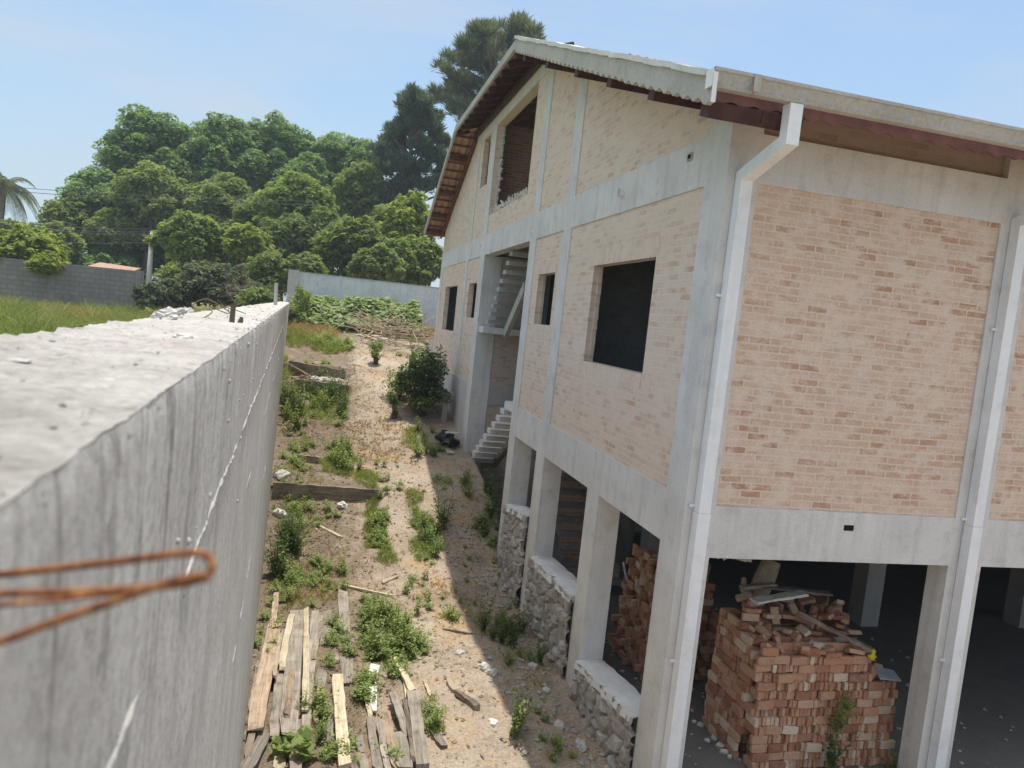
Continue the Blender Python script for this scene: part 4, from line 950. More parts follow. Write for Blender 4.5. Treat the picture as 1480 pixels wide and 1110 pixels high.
def sticks(n, area, label, group, mat, lo, hi, rad, seed, zfun=None, name='dry_branch'):
    rs = random.Random(seed)
    for i in range(n):
        x, y = area(rs); z = hz(x, y) + (zfun(x, y, rs) if zfun else rs.uniform(.02, .12)); Ln = rs.uniform(lo, hi); a = rs.uniform(0, 6.28); el = rs.uniform(-.15, .45)
        d = Vector((math.cos(a) * math.cos(el), math.sin(a) * math.cos(el), math.sin(el))); pts = []; p = Vector((x, y, z)); rr = rs.uniform(.6, 1.3) * rad
        for k in range(5):
            pts.append(p.copy()); d = (d + Vector((rs.uniform(-.25, .25), rs.uniform(-.25, .25), rs.uniform(-.2, .15)))).normalized(); p += d * Ln / 4
        mb = MB(); mb.tube(pts, [rr * (1 - .15 * k) for k in range(5)], 6)
        side = pts[2]; e = (d + Vector((rs.uniform(-1, 1), rs.uniform(-1, 1), rs.uniform(0, .8)))).normalized()
        mb.tube([side, side + e * Ln * .15, side + e * Ln * .3 + Vector((0, 0, -.03))], [rr * .6, rr * .45, rr * .3], 5)
        o = mb.build(name, M[mat if rs.random() < .7 else 'twig_dark'], None, loc=pts[0]); tag(o, label, 'branch', group)
def heap(cx, cy, r, h): return lambda x, y, rs: max(0, h * (1 - ((x - cx) ** 2 + (y - cy) ** 2) / r ** 2)) * rs.uniform(.3, 1)
def disc(cx, cy, r, sy=1.0):
    def f(rs):
        a, q = rs.uniform(0, 6.28), math.sqrt(rs.random()) * r; return cx + q * math.cos(a), cy + q * math.sin(a) * sy
    return f
bp = gnd(566, 503)
sticks(90, disc(bp.x, bp.y + .8, 1.2, .9), 'dry bare branch in the brush heap before the leafy plants', 'branches of the brush heap', 'twig', .7, 2.0, .022, 5, heap(bp.x, bp.y + .8, 1.5, 1.0))
sticks(14, disc(-.75, 22.2, .45), 'dry root piece by the wall beside the heaped stones', 'dry roots beside the heaped stones', 'twig', .4, .9, .022, 6)
a = gnd(440, 625); sticks(12, disc(a.x, a.y, .6), 'pale dry twig on the littered ground by the wall', 'dry twigs by the wall', 'twig', .3, .8, .012, 7, name='dry_twig')
a = gnd(430, 790); sticks(16, disc(a.x + .2, a.y, .55), 'thin dry twig in the withered patch by the wall', 'dry twigs of the withered patch', 'twig', .2, .6, .008, 8, name='dry_twig')
for (u0, v0, u1, v1, w, mt, lb, kw_) in (
 (420, 905, 405, 985, 9, 'wood_pale', 'pale split slat on top of the widest grey board', dict(lift=.13)),
 (463, 892, 452, 960, 8, 'wood_dark', 'dark narrow board between the short split board and the stack edge', dict(lift=.03)),
 (447, 985, 440, 1068, 12, 'wood', 'grey board lower in the timber stack beside the slender weeds', dict(lift=.05)),
 (430, 1050, 426, 1125, 15, 'wood', 'grey board running out of the frame under the broad leaves', dict(lift=.04)),
 (462, 998, 455, 1050, 8, 'wood_red', 'short brownish batten at the right foot of the timber stack', dict(lift=.02)),
 (505, 1062, 512, 1125, 9, 'wood_dark', 'dark rotten board beside the thick pale beam', dict(lift=.02)),
 (548, 1052, 560, 1125, 9, 'wood', 'thin grey board between the pointed board and the rounded pole', dict(lift=.05)),
 (586, 1024, 598, 1110, 9, 'wood_dark', 'dark pole beside the thick grey beam of the front stack', dict(th=.07, lift=.03)),
 (375, 960, 362, 1040, 9, 'wood', 'narrow grey board wedged against the wall', dict(lift=.02)),
 (528, 985, 534, 1040, 7, 'wood_pale', 'short pale slat left of the bleached broken board', dict(lift=.01)),
 (386, 905, 377, 962, 8, 'wood_dark', 'dark narrow board along the foot of the wall above the wedged one', dict(lift=.02)),
 (420, 990, 413, 1058, 9, 'wood_red', 'brownish slat lying over the lower part of the widest grey board', dict(lift=.14)),
 (404, 935, 394, 1000, 6, 'wood_pale', 'thin pale lath lying over the broad reddish board', dict(lift=.15)),
 (478, 1020, 476, 1085, 8, 'wood', 'narrow grey board just left of the thick pale beam', dict(lift=.02)),
 (368, 1040, 356, 1110, 9, 'wood_dark', 'dark board end low against the wall near the bottom', dict(lift=.05)),
 (487, 905, 486, 960, 7, 'wood_dark', 'dark half buried slat left of the lone grey board', dict(lift=.0)),
 (612, 985, 622, 1010, 4, 'wood_pale', 'short pale sliver near the askew plank', dict(th=.02))):
    board(u0, v0, u1, v1, w, mt, lb, **kw_)
# scattered stones
for i, (u, v, s, lb) in enumerate(((700, 968, .09, 'pale stone by the shadow edge, left of a pair'), (712, 975, .08, 'darker stone by the shadow edge, right of a pair'), (712, 1047, .06, 'small white stone lying on the bare path'), (494, 733, .10, 'white crumpled lump under the large retaining beam'),
        (408, 690, .14, 'angular grey stone against the wall above the large beam'), (404, 745, .12, 'angular stone against the wall below the large beam'), (665, 945, .05, 'small stone in the shade by the path'), (770, 965, .07, 'flat stone in the shade at the foot of the stone wall'),
        (790, 1000, .06, 'brownish stone near the foot of the second column'), (808, 1050, .07, 'grey stone in the shade before the nearest stone wall'), (733, 850, .07, 'stone fallen by the middle stone wall'), (745, 905, .06, 'small pale stone between path and stone wall'), (840, 1080, .08, 'stone at the bottom before the nearest stone wall'))):
    p = gnd(u, v); rubble('stone', p + Vector((0, 0, s * .3)), s, lb, 'stone', 40 + i, flat=.7, mat='mortar' if 'white' in lb else 'chunk')
def pebbles(name, n, area, label, smin, smax, seed, mat='chunk'):
    rs = random.Random(seed); mb = MB()
    for i in range(n):
        x, y = area(rs); s = rs.uniform(smin, smax); z = hz(x, y) + s * .3; b = []
        for q in ((1, 0, 0), (0, 1, 0), (-1, 0, 0), (0, -1, 0), (0, 0, 1), (0, 0, -1)):
            b.append((x + q[0] * s * rs.uniform(.6, 1.3), y + q[1] * s * rs.uniform(.6, 1.3), z + q[2] * s * rs.uniform(.4, .8)))
        mb.add(b, [(0, 1, 4), (1, 2, 4), (2, 3, 4), (3, 0, 4), (1, 0, 5), (2, 1, 5), (3, 2, 5), (0, 3, 5)])
    o = mb.build(name, M[mat]); tag(o, label, 'gravel', kind='stuff')
pebbles('gravel', 300, lambda rs: (3.3 - abs(rs.gauss(0, .45)) - .05, rs.uniform(6.5, 14)), 'small broken stones strewn along the foot of the stone walls', .012, .05, 3, 'rawcol')
pebbles('clods', 2600, lambda rs: (rs.uniform(-.8, 2.9), rs.uniform(5.5, 24)), 'small clods and pebbles on the bare earth', .006, .035, 4, 'dirt')
pebbles('wood_chips', 700, lambda rs: (rs.uniform(-.6, 2.6), rs.uniform(5.5, 18)), 'pale splinters and wood chips on the bare earth', .005, .02, 5, 'twig')
# old post and black bag at the foot of the house, beyond the bush
pt = thing('old_post', 'old concrete post with a flat cap beside the dark bush', 'post', (3.09, 19.38, -2.7))
mb = MB(); mb.box(3.02, 3.16, 19.3, 19.46, -3.2, -2.0); mb.build('shaft', M['rawcol'], pt)
mb = MB(); mb.box(2.94, 3.24, 19.22, 19.54, -2.0, -1.92); mb.build('cap', M['rawcol'], pt)
rubble('rubbish_bag', Vector((3.0, 17.9, -2.92)), .26, 'crumpled black rubbish bag at the foot of the plastered plinth', 'bag', 77, 'dark', .7, lump=1.1)
o = board(640, 647, 652, 658, 10, 'wood_white', 'small bleached board piece beside the black rubbish bag', lift=.02)
beam3((2.92, 17.75, -2.72), (3.2, 17.6, -2.70), .12, .03, 'wood_white', 'small pale board lying on the black rubbish bag', 'board', 'board')
# ------------------------------------------------------------------ loose bricks stacked under the house
def brick_proto(seed):
    rs = random.Random(seed); hx, hy, hz_ = .094, .0455, .0238; n = 5; vs = []
    prof_ = [(-1, -.86), (-.9, -1), (.9, -1), (1, -.86), (1, .86), (.9, 1), (-.9, 1), (-1, .86)]
    for i in range(n + 1):
        t = -1 + 2 * i / n; k = .93 if i in (0, n) else 1
        for (a, b) in prof_: vs.append((hx * t + rs.uniform(-.002, .002) + (rs.uniform(-.004, .004) if i in (0, n) else 0), hy * a * k + rs.uniform(-.0018, .0018), hz_ * b * k + rs.uniform(-.0015, .0015)))
    fs = [(i * 8 + k, i * 8 + (k + 1) % 8, i * 8 + 8 + (k + 1) % 8, i * 8 + 8 + k) for i in range(n) for k in range(8)] + [tuple(range(7, -1, -1)), tuple(n * 8 + k for k in range(8))]
    mb = MB(); mb.add(vs, fs); return mb
protos = [brick_proto(s) for s in range(5)]
bmeshes = []
for pbm in protos:
    me = bpy.data.meshes.new('brick'); me.from_pydata(pbm.v, [], pbm.f); me.materials.append(M['brick']); me.update(); bmeshes.append(me)
BR = []            # (location, rotation matrix, priority)
def put(x, y, z, ori, pr=0, jit=1.0, tilt=0.05):
    rx = Matrix.Rotation(math.pi / 2, 3, 'X')                      # stand on edge
    if ori == 'stretch_x': m = rx
    elif ori == 'stretch_y': m = Matrix.Rotation(math.pi / 2, 3, 'Z') @ rx
    elif ori == 'flat_x': m = Matrix.Identity(3)
    else: m = Matrix.Rotation(math.pi / 2, 3, 'Z')
    j = Matrix.Rotation(random.gauss(0, tilt) * jit, 3, 'Z') @ Matrix.Rotation(random.gauss(0, tilt * .5) * jit, 3, 'X') @ Matrix.Rotation(random.gauss(0, tilt * .5) * jit, 3, 'Y')
    BR.append((Vector((x, y, z)), j @ m, pr))
Z0 = -4.45; RH = 0.0935
def row_fill(a, b, fn_h, fn_s, ph):
    t = a
    while t < b - 0.04:
        if random.random() < ph and b - t > .12:
            for k in range(random.randint(2, 5)):
                if t > b - .05: break
                fn_h(t + .0245); t += .0495 + random.uniform(0, .003)
        else:
            if b - t < .17:
                fn_h(t + .0245); t += .051; continue
            fn_s(t + .096); t += .193 + random.uniform(0, .004)
for r in range(13):
    z = Z0 + .048 + RH * r; yf = 6.86 + 0.008 * r; xe = 6.52 if r < 10 else 6.18
    row_fill(4.70 + random.uniform(0, .05), xe, lambda t: put(t, yf + .11 + random.gauss(0, .014), z, 'stretch_y', 0, 1, .035), lambda t: put(t, yf + .03 + random.gauss(0, .014), z, 'stretch_x', 0), .48)
for r in range(15):
    z = Z0 + .048 + RH * r; xf = 4.66 + .006 * r + random.uniform(-.01, .01); ya = 7.08 if r < 13 else (7.22 if r < 14 else 7.42)
    row_fill(ya, 7.86, lambda t: put(xf + .11 + random.gauss(0, .015), t, z, 'stretch_x', 1), lambda t: put(xf + .03 + random.gauss(0, .014), t, z, 'stretch_y', 1), .35)
# top: rows and tumbled bricks
def ztop(x, y): return Z0 + RH * (13 if y < 7.22 else 14 if y < 7.42 else 15 + (0.9 if y > 7.7 else 0)) - (RH * 3 if x > 6.2 else 0)
for (xa, xb, y) in ((4.85, 6.1, 7.32), (4.95, 6.0, 7.55), (5.05, 6.1, 7.82)):
    t = xa
    while t < xb:
        if random.random() < .3: put(t + .05, y, ztop(t, y) + .03, 'flat_x', 2, 3, .15); t += .21
        else: put(t, y + random.gauss(0, .02), ztop(t, y) - .045, 'stretch_y', 2, 1.6); t += .055
for i in range(46):
    x = random.uniform(4.75, 6.4); y = random.uniform(6.98, 7.9); put(x, y, ztop(x, y) + .03 + random.uniform(0, .03), random.choice(['flat_x', 'flat_y', 'stretch_x', 'flat_x']), 2, 4, .22)
put(4.86, 6.98, ztop(5, 7) + .055, 'stretch_x', 0); put(5.62, 6.97, ztop(5, 7) + .03, 'flat_x', 0, 2); put(4.88, 7.45, ztop(5, 7.5) + .055, 'stretch_x', 0); put(4.9, 7.47, ztop(5, 7.5) + .13, 'flat_x', 0)
lab, grp = 'reddish clay brick stacked in the big pile under the house', 'bricks stacked in the big pile'
order = sorted(range(len(BR)), key=lambda i: BR[i][2]); solo = set(order[:296])
restm = MB()
def rest(loc, m):
    pbm = random.choice(protos); restm.add([m @ Vector(v) + loc for v in pbm.v], pbm.f)
first = None
for i, (loc, m, pr) in enumerate(BR):
    if i in solo:
        if first is None: o = bpy.data.objects.new('brick', bmeshes[0]); first = o; tag(o, lab, 'brick', grp)
        else: o = first.copy(); o.data = bmeshes[i % 5]
        mx = m.to_4x4(); mx.translation = loc; o.matrix_world = mx; COL.objects.link(o)
    else: rest(loc, m)
I3 = Matrix.Identity(3); RX = Matrix.Rotation(math.pi / 2, 3, 'X'); RZX = Matrix.Rotation(math.pi / 2, 3, 'Z') @ RX
for r in range(14):          # hidden heart of the pile
    z = Z0 + .048 + RH * r; y = 7.12
    while y < 8.1:
        x = 4.94
        while x < (6.5 if r < 9 else 6.05):
            rest(Vector((x, y, z)), RX); x += .193
        y += .13
for r in range(16):          # the second stack further in
    z = Z0 + .055 + RH * r
    for y in [8.95 + .193 * k for k in range(6)]:
        if r > 13 and y < 9.3: continue
        rest(Vector((4.36 + random.gauss(0, .02) + .012 * r, y, z)), RZX if (r + int(y * 9)) % 3 else RX)
    x = 4.42 + .012 * r
    while x < 5.3:
        rest(Vector((x, 8.90 + random.gauss(0, .02) + (0.25 if r > 13 else 0), z)), RX if random.random() < .6 else RZX); x += .193
    for x in (4.7, 4.95, 5.2):
        for y in (9.2, 9.5, 9.8): rest(Vector((x, y, z)), RX)
o = restm.build('bricks', M['brick']); tag(o, 'inner bricks of the pile and the second stack behind it', 'bricks', kind='stuff')
def plank(a, b, w, t, mat, label, name='board', cat='board'): return beam3(a, b, w, t, mat, label, name, cat)
zt = Z0 + RH * 16 + .04
plank((5.0, 7.62, zt + .04), (5.75, 7.75, zt + .10), .14, .025, 'wood_white', 'pale grey board lying across the top of the brick pile')
plank((5.3, 7.95, zt + .10), (6.15, 7.80, zt + .08), .10, .03, 'wood', 'grey board behind the pale one on top of the brick pile')
plank((5.0, 7.9, zt + .10), (5.5, 7.98, zt + .12), .09, .03, 'wood', 'short grey board end at the back of the brick pile top')
plank((5.45, 7.40, zt + .0), (6.12, 6.93, Z0 + RH * 13 + .07), .06, .045, 'wood_dark', 'dark stained timber slanting across the top of the brick pile', 'timber', 'timber')
mb = MB(); zz = Z0 + RH * 10 + .01; mb.add([(6.24, 6.92, zz + .03), (6.5, 6.90, zz + .01), (6.56, 7.10, zz + .03), (6.3, 7.16, zz + .06), (6.24, 6.92, zz + .05), (6.5, 6.90, zz + .03), (6.56, 7.10, zz + .05), (6.3, 7.16, zz + .08)], [(3, 2, 1, 0), (4, 5, 6, 7), (0, 1, 5, 4), (1, 2, 6, 5), (2, 3, 7, 6), (3, 0, 4, 7)])
o = mb.build('sheet_piece', M['grey_sheet']); tag(o, 'bluish grey sheet offcut on the right shoulder of the brick pile', 'sheet')
mb = MB(); c = Vector((6.09, 6.92, Z0 + RH * 13 - .01)); mb.tube([c, c + Vector((0, 0, .05)), c + Vector((.01, 0, .06)), c + Vector((.01, 0, .10)), c + Vector((.01, 0, .115))], [.034, .032, .018, .026, .012], 9)
mb.tube([c + Vector((-.03, 0, .02)), c + Vector((-.05, 0, .05))], [.012, .009], 6); mb.tube([c + Vector((.03, 0, .02)), c + Vector((.055, 0, .04))], [.012, .009], 6)
o = mb.build('plastic_piece', M['yellow'], None, smooth=True); tag(o, 'small yellow plastic piece standing on the edge of the brick pile', 'plastic piece')
lg = MB(); lg.tube([(5.50, 8.45, -3.75), (5.62, 8.55, -3.25), (5.76, 8.6, -2.95), (5.85, 8.62, -2.70)], [.12, .13, .14, .12], 10); lg.tube([(5.60, 8.53, -3.3), (5.42, 8.5, -3.05), (5.40, 8.5, -2.9)], [.06, .05, .03], 7)
o = lg.build('log', M['wood_pale'], None, smooth=True, loc=(5.5, 8.45, -3.75)); tag(o, 'pale broken log standing up behind the brick pile', 'log')
for i, (u, v, s) in enumerate(((1022, 1075, .035), (1032, 1070, .04), (1040, 1082, .045), (1046, 1090, .04), (1054, 1098, .032), (1012, 1050, .04), (1003, 1045, .03))):
    p = gnd(u, v); rubble('stone', Vector((p.x, p.y, -4.45 + s * .5)), s, 'whitish pebble on the dark floor at the left foot of the brick pile', 'stone', 300 + i, 'chunk', .8, group='whitish pebbles beside the brick pile', lump=.3)
pebbles('floor_rubble', 420, lambda rs: (3.7 + 5.5 * rs.random() ** 1.4, 6.7 + 5 * rs.random()), 'brick crumbs and rubble bits on the dark ground floor', .008, .045, 9, 'rawcol')
wire('bent_rod', [(4.35, 9.9, -3.2), (4.4, 9.85, -3.4), (4.5, 9.8, -3.6), (4.65, 9.8, -3.72)], .018, 'pale bent hose end in the dark ground floor', 'pole')

# ------------------------------------------------------------------ vegetation
FW = Vector((R[0][2], R[1][2], R[2][2]))
def lobe_leaves(c, r, s, rng, squash=0.85, dens=1.0, asp=0.5, N0=None):
    n = max(12, int(4 * math.pi * r * r * dens * 0.55 / (2 * s * s * asp)))
    d = unit(rng.normal(size=(n, 3))); d[:, 2] = np.where(d[:, 2] < -0.35, -d[:, 2], d[:, 2])
    rr = r * (0.72 + 0.34 * rng.random((n, 1)) ** 0.7)
    C = np.array(c) + d * rr * np.array([1, 1, squash])
    N = d * 0.55 + rng.normal(size=(n, 3)) * 0.5 + np.array([0, 0, 0.95])
    return leaves(C, N, s * rng.uniform(0.6, 1.3, n), asp, 0.12, rng)
def crown_tree(name, label, u, v, ru, rv, Y, lm, s, seed, cat='tree', group=None, nl=34, lobe=0.36, zg=None, trunk_r=0.3, dens=1.0, depth=0.85, loose=0.0, base_v=None):
    rng = np.random.default_rng(seed); rs = random.Random(seed)
    c = aty(u, v, Y); sc = FW.dot(c) / FPX; a, h = ru * sc, rv * sc; b = a * depth
    z0 = hz(c.x, Y) if zg is None else zg
    t = thing(name, label, cat, (c.x, Y, z0), group)
    parts = []; cl = []
    for i in range(nl):
        ph = i * 2.39996 + rs.uniform(-.3, .3); zz = 1 - 1.75 * ((i + .5) / nl) ** .85; q = math.sqrt(max(0, 1 - ((zz + .75) / 1.75) ** 2.1)) * (1.0 if zz > -.5 else .92)
        k = rs.uniform(.70, .98) - (loose * rs.random())
        p = (c.x + a * q * math.cos(ph) * k * .82, c.y + b * q * math.sin(ph) * k * .82, c.z + h * zz * k * .82)
        r = lobe * min(a, h) * rs.uniform(.65, 1.3)
        cl.append((p, r)); parts.append(lobe_leaves(p, r * .8, s, rng, rs.uniform(.7, .95), dens * .7))
        for q_ in range(7):
            dv = Vector((rs.gauss(0, 1), rs.gauss(0, 1), rs.gauss(.25, .8))).normalized(); rr_ = r * rs.uniform(.28, .52)
            parts.append(lobe_leaves(tuple(Vector(p) + Vector((dv.x, dv.y, dv.z * .85)) * r * rs.uniform(.62, .95)), rr_, s, rng, rs.uniform(.65, 1), dens * .9))
    # sparse inner foliage
    n = int(900 * dens); d = unit(rng.normal(size=(n, 3))) * (rng.random((n, 1)) ** .4) * np.array([a, b, h]) * .72
    parts.append(leaves(np.array(c) + d, rng.normal(size=(n, 3)), s * 1.6 * np.ones(n), .6, .1, rng))
    V, F = cat_vf(parts); np_mesh('crown', V, F, L[lm], t)
    mb = MB(); top = Vector((c.x + rs.uniform(-.3, .3) * a * .3, Y, c.z + h * .1)); bs = Vector((c.x, Y, z0 - .2)); k = 7
    mb.tube([bs.lerp(top, i / k) + Vector((rs.uniform(-.08, .08) * a * .3, rs.uniform(-.08, .08) * a * .3, 0)) * (i > 0) for i in range(k + 1)], [trunk_r * (1 - .7 * i / k) for i in range(k + 1)], 9)
    for (p, r) in rs.sample(cl, min(9, len(cl))):
        st = bs.lerp(top, rs.uniform(.45, .9)); P = Vector(p); mb.tube([st, st.lerp(P, .5) + Vector((0, 0, -.06 * h)), P], [trunk_r * .4, trunk_r * .28, trunk_r * .1], 6)
    mb.build('trunk', M['bark'], t, smooth=True); return t
TG = None
TREES = [
 ('tall dark tree at the left shoulder of the big tree mass', 222, 238, 80, 80, 70, 'deep', .165, 46, .34),
 ('broad dark domed tree at the top middle of the big tree mass', 312, 245, 88, 76, 70, 'deep', .165, 46, .32),
 ('dark domed tree with the highest bump right of the middle of the mass', 402, 240, 80, 72, 72, 'deep', .165, 42, .33),
 ('dark tree sloping down the right shoulder of the big tree mass', 478, 262, 66, 72, 70, 'deep', .165, 36, .34),
 ('rounded tree on the left flank of the big tree mass above the cables', 145, 300, 62, 66, 66, 'deep', .165, 36, .34),
 ('lower green tree at the left foot of the big tree mass', 108, 330, 50, 48, 64, 'mid', .16, 30, .36),
 ('bushy bright topped tree in the front left of the mass above the pole', 218, 300, 70, 62, 62, 'mid', .16, 40, .33),
 ('bushy green tree in the front middle of the mass', 318, 305, 66, 60, 61, 'mid', .16, 40, .33),
 ('dark tree filling the shade behind the utility pole', 200, 365, 95, 42, 66, 'deep', .165, 40, .4),
 ('tree with yellowish rusty tips right of the middle of the mass', 432, 300, 72, 62, 54, 'rusty', .14, 44, .30),
 ('olive green tree low behind the end of the boundary wall', 415, 352, 56, 50, 50, 'olive', .125, 36, .32),
 ('open pale olive tree with thin foliage left of the dark conifer', 520, 285, 52, 75, 58, 'olive', .13, 34, .28),
 ('dark olive tree standing behind the rendered wall', 500, 360, 60, 55, 46, 'olive', .14, 38, .30),
 ('bright green tree right behind the rendered wall beside the house', 590, 330, 50, 58, 47, 'lime', .15, 36, .30),
 ('wide dark tree filling the mass behind the domed trees on the left', 290, 380, 100, 52, 68, 'deep', .17, 34, .4),
 ('wide dark tree low in the middle of the mass behind the rusty tipped tree', 405, 378, 90, 60, 62, 'deep', .17, 34, .4),
 ('dark tree low on the right of the mass below the conifer', 560, 365, 80, 62, 60, 'deep', .17, 34, .36),
 ('low bushy tree at the far left beyond the light green bush', 75, 352, 50, 36, 58, 'mid', .16, 30, .36),
 ('olive green bushy tree filling the gap left of the end post', 385, 398, 40, 38, 43, 'olive', .12, 30, .34),
 ('dark bushy tree behind the end post of the rendered wall', 440, 395, 46, 36, 42, 'olive', .12, 30, .34),
 ('low dark tree right behind the shed and block wall', 150, 392, 85, 30, 60, 'deep', .15, 30, .42),
 ('low dense tree behind the right end of the rendered wall', 560, 402, 90, 28, 45, 'olive', .12, 34, .4),
 ('low dense tree behind the left end of the rendered wall', 440, 408, 70, 26, 46, 'mid', .12, 34, .4),
 ('dense tree closing the gap between the pole and the grey green shrub', 272, 400, 50, 36, 50, 'mid', .13, 30, .4),
 ('small olive crown wedged between the rusty tipped tree and the end post', 470, 330, 34, 34, 49, 'olive', 0.12, 24, .36),
 ('upright green crown left of the bright green tree behind the far wall', 556, 330, 30, 44, 48, 'mid', 0.12, 24, .36),
 ('shadowy crown between the olive trees over the middle of the far wall', 520, 345, 36, 36, 45, 'mid', 0.12, 24, .36),
 ('yellowish crown close above the middle of the rendered wall', 575, 372, 34, 28, 43, 'rusty', 0.12, 24, .36),
 ('narrow green crown between the pole tree and the bright bush tree', 318, 350, 26, 36, 48, 'mid', 0.12, 24, .36),
 ('dark crown in the notch between the two front middle trees', 268, 300, 40, 44, 62, 'deep', 0.15, 24, .36),
 ('green crown filling the middle of the mass above the bright bush tree', 372, 318, 44, 46, 57, 'mid', 0.14, 24, .36),
 ('dark crown between the top domes of the big mass', 360, 222, 50, 50, 72, 'deep', 0.16, 24, .36),
 ('dark crown filling the left shoulder of the big mass', 180, 275, 50, 50, 69, 'deep', 0.16, 24, .36),
 ('dark crown on the right slope between the mass and the conifer', 520, 250, 48, 52, 71, 'deep', 0.16, 24, .36),
 ('dark green crown in the left middle of the mass below the top domes', 255, 262, 46, 40, 67, 'mid', 0.15, 24, .36),
 ('dark green crown in the right middle of the mass below the top domes', 440, 262, 46, 40, 67, 'deep', 0.15, 24, .36),
 ('leafy crown on the lower left of the mass over the cables', 170, 335, 48, 40, 61, 'mid', 0.15, 24, .36),
 ('low green tree behind the right part of the rendered wall', 612, 378, 42, 42, 44, 'mid', .13, 30, .32),
 ('low shadowed tree behind the middle of the rendered wall', 545, 385, 50, 34, 41, 'olive', .12, 30, .34),
 ('tree with light rusty top standing right of the utility pole', 272, 345, 50, 52, 47, 'rusty', .15, 38, .30),
 ('bright yellow green bush tree in the middle behind the grey green shrub', 358, 352, 40, 34, 46, 'lime', .14, 30, .33),
]
for i, (lb, u, v, ru, rv, Y, lm, s, nl, lo) in enumerate(TREES):
    crown_tree('broadleaf_tree', lb, u, v, ru, rv, Y, lm, s, 50 + i, nl=nl, lobe=lo, trunk_r=.35 if Y > 55 else .2, zg=-2.0, dens=.62 if 'open' in lb else 1.0, loose=.25 if lm in ('olive', 'rusty') else .1)
crown_tree('shrub', 'large grey green shrub spreading beside the far part of the boundary wall', 310, 415, 80, 42, 37, 'grey', .10, 81, 'shrub', nl=50, lobe=.34, zg=-1.6, trunk_r=.1, loose=.2)
crown_tree('shrub', 'dark lower shrub at the edge of the grass left of the grey green shrub', 235, 430, 50, 28, 36, 'grey', .09, 82, 'shrub', nl=36, lobe=.4, zg=-1.6, trunk_r=.06)
crown_tree('shrub', 'low tangled shrub close behind the end of the boundary wall', 372, 436, 42, 22, 31, 'olive', .07, 83, 'shrub', nl=26, lobe=.4, zg=-1.4, trunk_r=.05, dens=.6)
crown_tree('shrub', 'light green bush hanging over the block wall at the left edge', 38, 362, 66, 34, 39.5, 'lime', .13, 84, 'shrub', nl=40, lobe=.4, zg=-1.6, trunk_r=.1)
crown_tree('shrub', 'small bush drooping over the top of the block wall', 66, 383, 26, 18, 37.8, 'lime', .10, 85, 'shrub', nl=18, lobe=.45, zg=.2, trunk_r=.02)
sticks(60, disc(aty(372, 405, 33.5).x, 33.5, .9), 'bare grey twig of the dead bush behind the end of the boundary wall', 'bare twigs of the dead bush', 'twig_dark', .8, 2.0, .013, 12, lambda x, y, rs: rs.uniform(.2, 1.5), name='dry_twig')

def needle_leaves(C, D, s, w, rng):
    n = len(C); t = unit(D + rng.normal(size=(n, 3)) * .35); b = unit(np.cross(t, rng.normal(size=(n, 3)))); s = s.reshape(-1, 1)
    V = np.stack([C, C + t * s * .5 + b * w, C + t * s, C + t * s * .5 - b * w], 1).reshape(-1, 3); return V, np.arange(4 * n).reshape(-1, 4)
def conifer(label, puffs, Y, lm, seed, base_uv, dens, nlen, nw, trunk_to):
    rng = np.random.default_rng(seed); rs = random.Random(seed); parts = []; cs = []
    for (u, v, r, asp) in puffs:
        c = aty(u, v, Y + rs.uniform(-2.2, 2.2)); sc = FW.dot(c) / FPX; rad = r * sc; cs.append((c, rad))
        for q_ in range(9):
            dd_ = Vector((rs.gauss(0, 1), rs.gauss(0, 1), rs.gauss(.15, .8))).normalized(); cc = c + Vector((dd_.x, dd_.y, dd_.z * asp)) * rad * rs.uniform(.3, .85); r2 = rad * rs.uniform(.30, .52)
            n = max(30, int(r2 * r2 * dens * .75)); d = unit(rng.normal(size=(n, 3))); k = rng.random((n, 1)) ** .6
            C = np.array(cc) + d * r2 * k * np.array([1, 1, .6])
            parts.append(needle_leaves(C, d * .6 + np.array([dd_.x * .5, dd_.y * .5, .9]), nlen * rng.uniform(.5, 1.2, n), nw, rng))
    top = aty(*trunk_to, Y); b = Vector((aty(*base_uv, Y).x, Y, -2.0))
    t = thing('conifer', label, 'tree', b); V, F = cat_vf(parts); np_mesh('crown', V, F, L[lm], t)
    mb = MB(); k = 12; mb.tube([b.lerp(top, i / k) + Vector((rs.uniform(-.1, .1), 0, 0)) for i in range(k + 1)], [.42 * (1 - .8 * i / k) for i in range(k + 1)], 9)
    for c, rad in cs:
        if rs.random() < .6:
            zt_ = c.z - rad * .6; f = min(.95, max(.1, (zt_ - b.z) / (top.z - b.z) - .06)); st = b.lerp(top, f); mb.tube([st, st.lerp(c, .5) + Vector((0, 0, -.1)), c], [.11, .08, .03], 6)
    mb.build('trunk', M['bark'], t, smooth=True)
PINE = [(700, 52, 26, 1), (735, 45, 30, 1), (762, 62, 24, 1), (690, 78, 24, 1), (720, 80, 30, 1), (752, 85, 26, .9), (678, 62, 16, 1.1), (705, 105, 24, .9), (735, 110, 26, .9), (676, 98, 17, .9), (660, 92, 12, .8), (648, 82, 8, .9), (664, 118, 15, .7), (645, 105, 12, .8), (636, 99, 8, .9), (690, 130, 20, .7), (660, 140, 22, .8), (640, 146, 16, .9), (630, 135, 8, 1), (682, 150, 20, .8), (665, 158, 18, .7), (715, 140, 26, .8), (740, 150, 30, .8), (690, 185, 24, .8), (720, 190, 30, .8)]
conifer('tall pine with tufted crown rising behind the roof ridge', PINE, 52, 'pine', 91, (715, 300), 1500, .60, .028, (718, 50))
rs_ = random.Random(3); CY = []
for i in range(58):
    f = (i + .5) / 58; v = 140 + 150 * f; w = 12 + 50 * min(1, f * 1.5); CY.append((600 + rs_.uniform(-1, 1) * w, v + rs_.uniform(-5, 5), rs_.uniform(9, 18), rs_.uniform(.7, 1)))
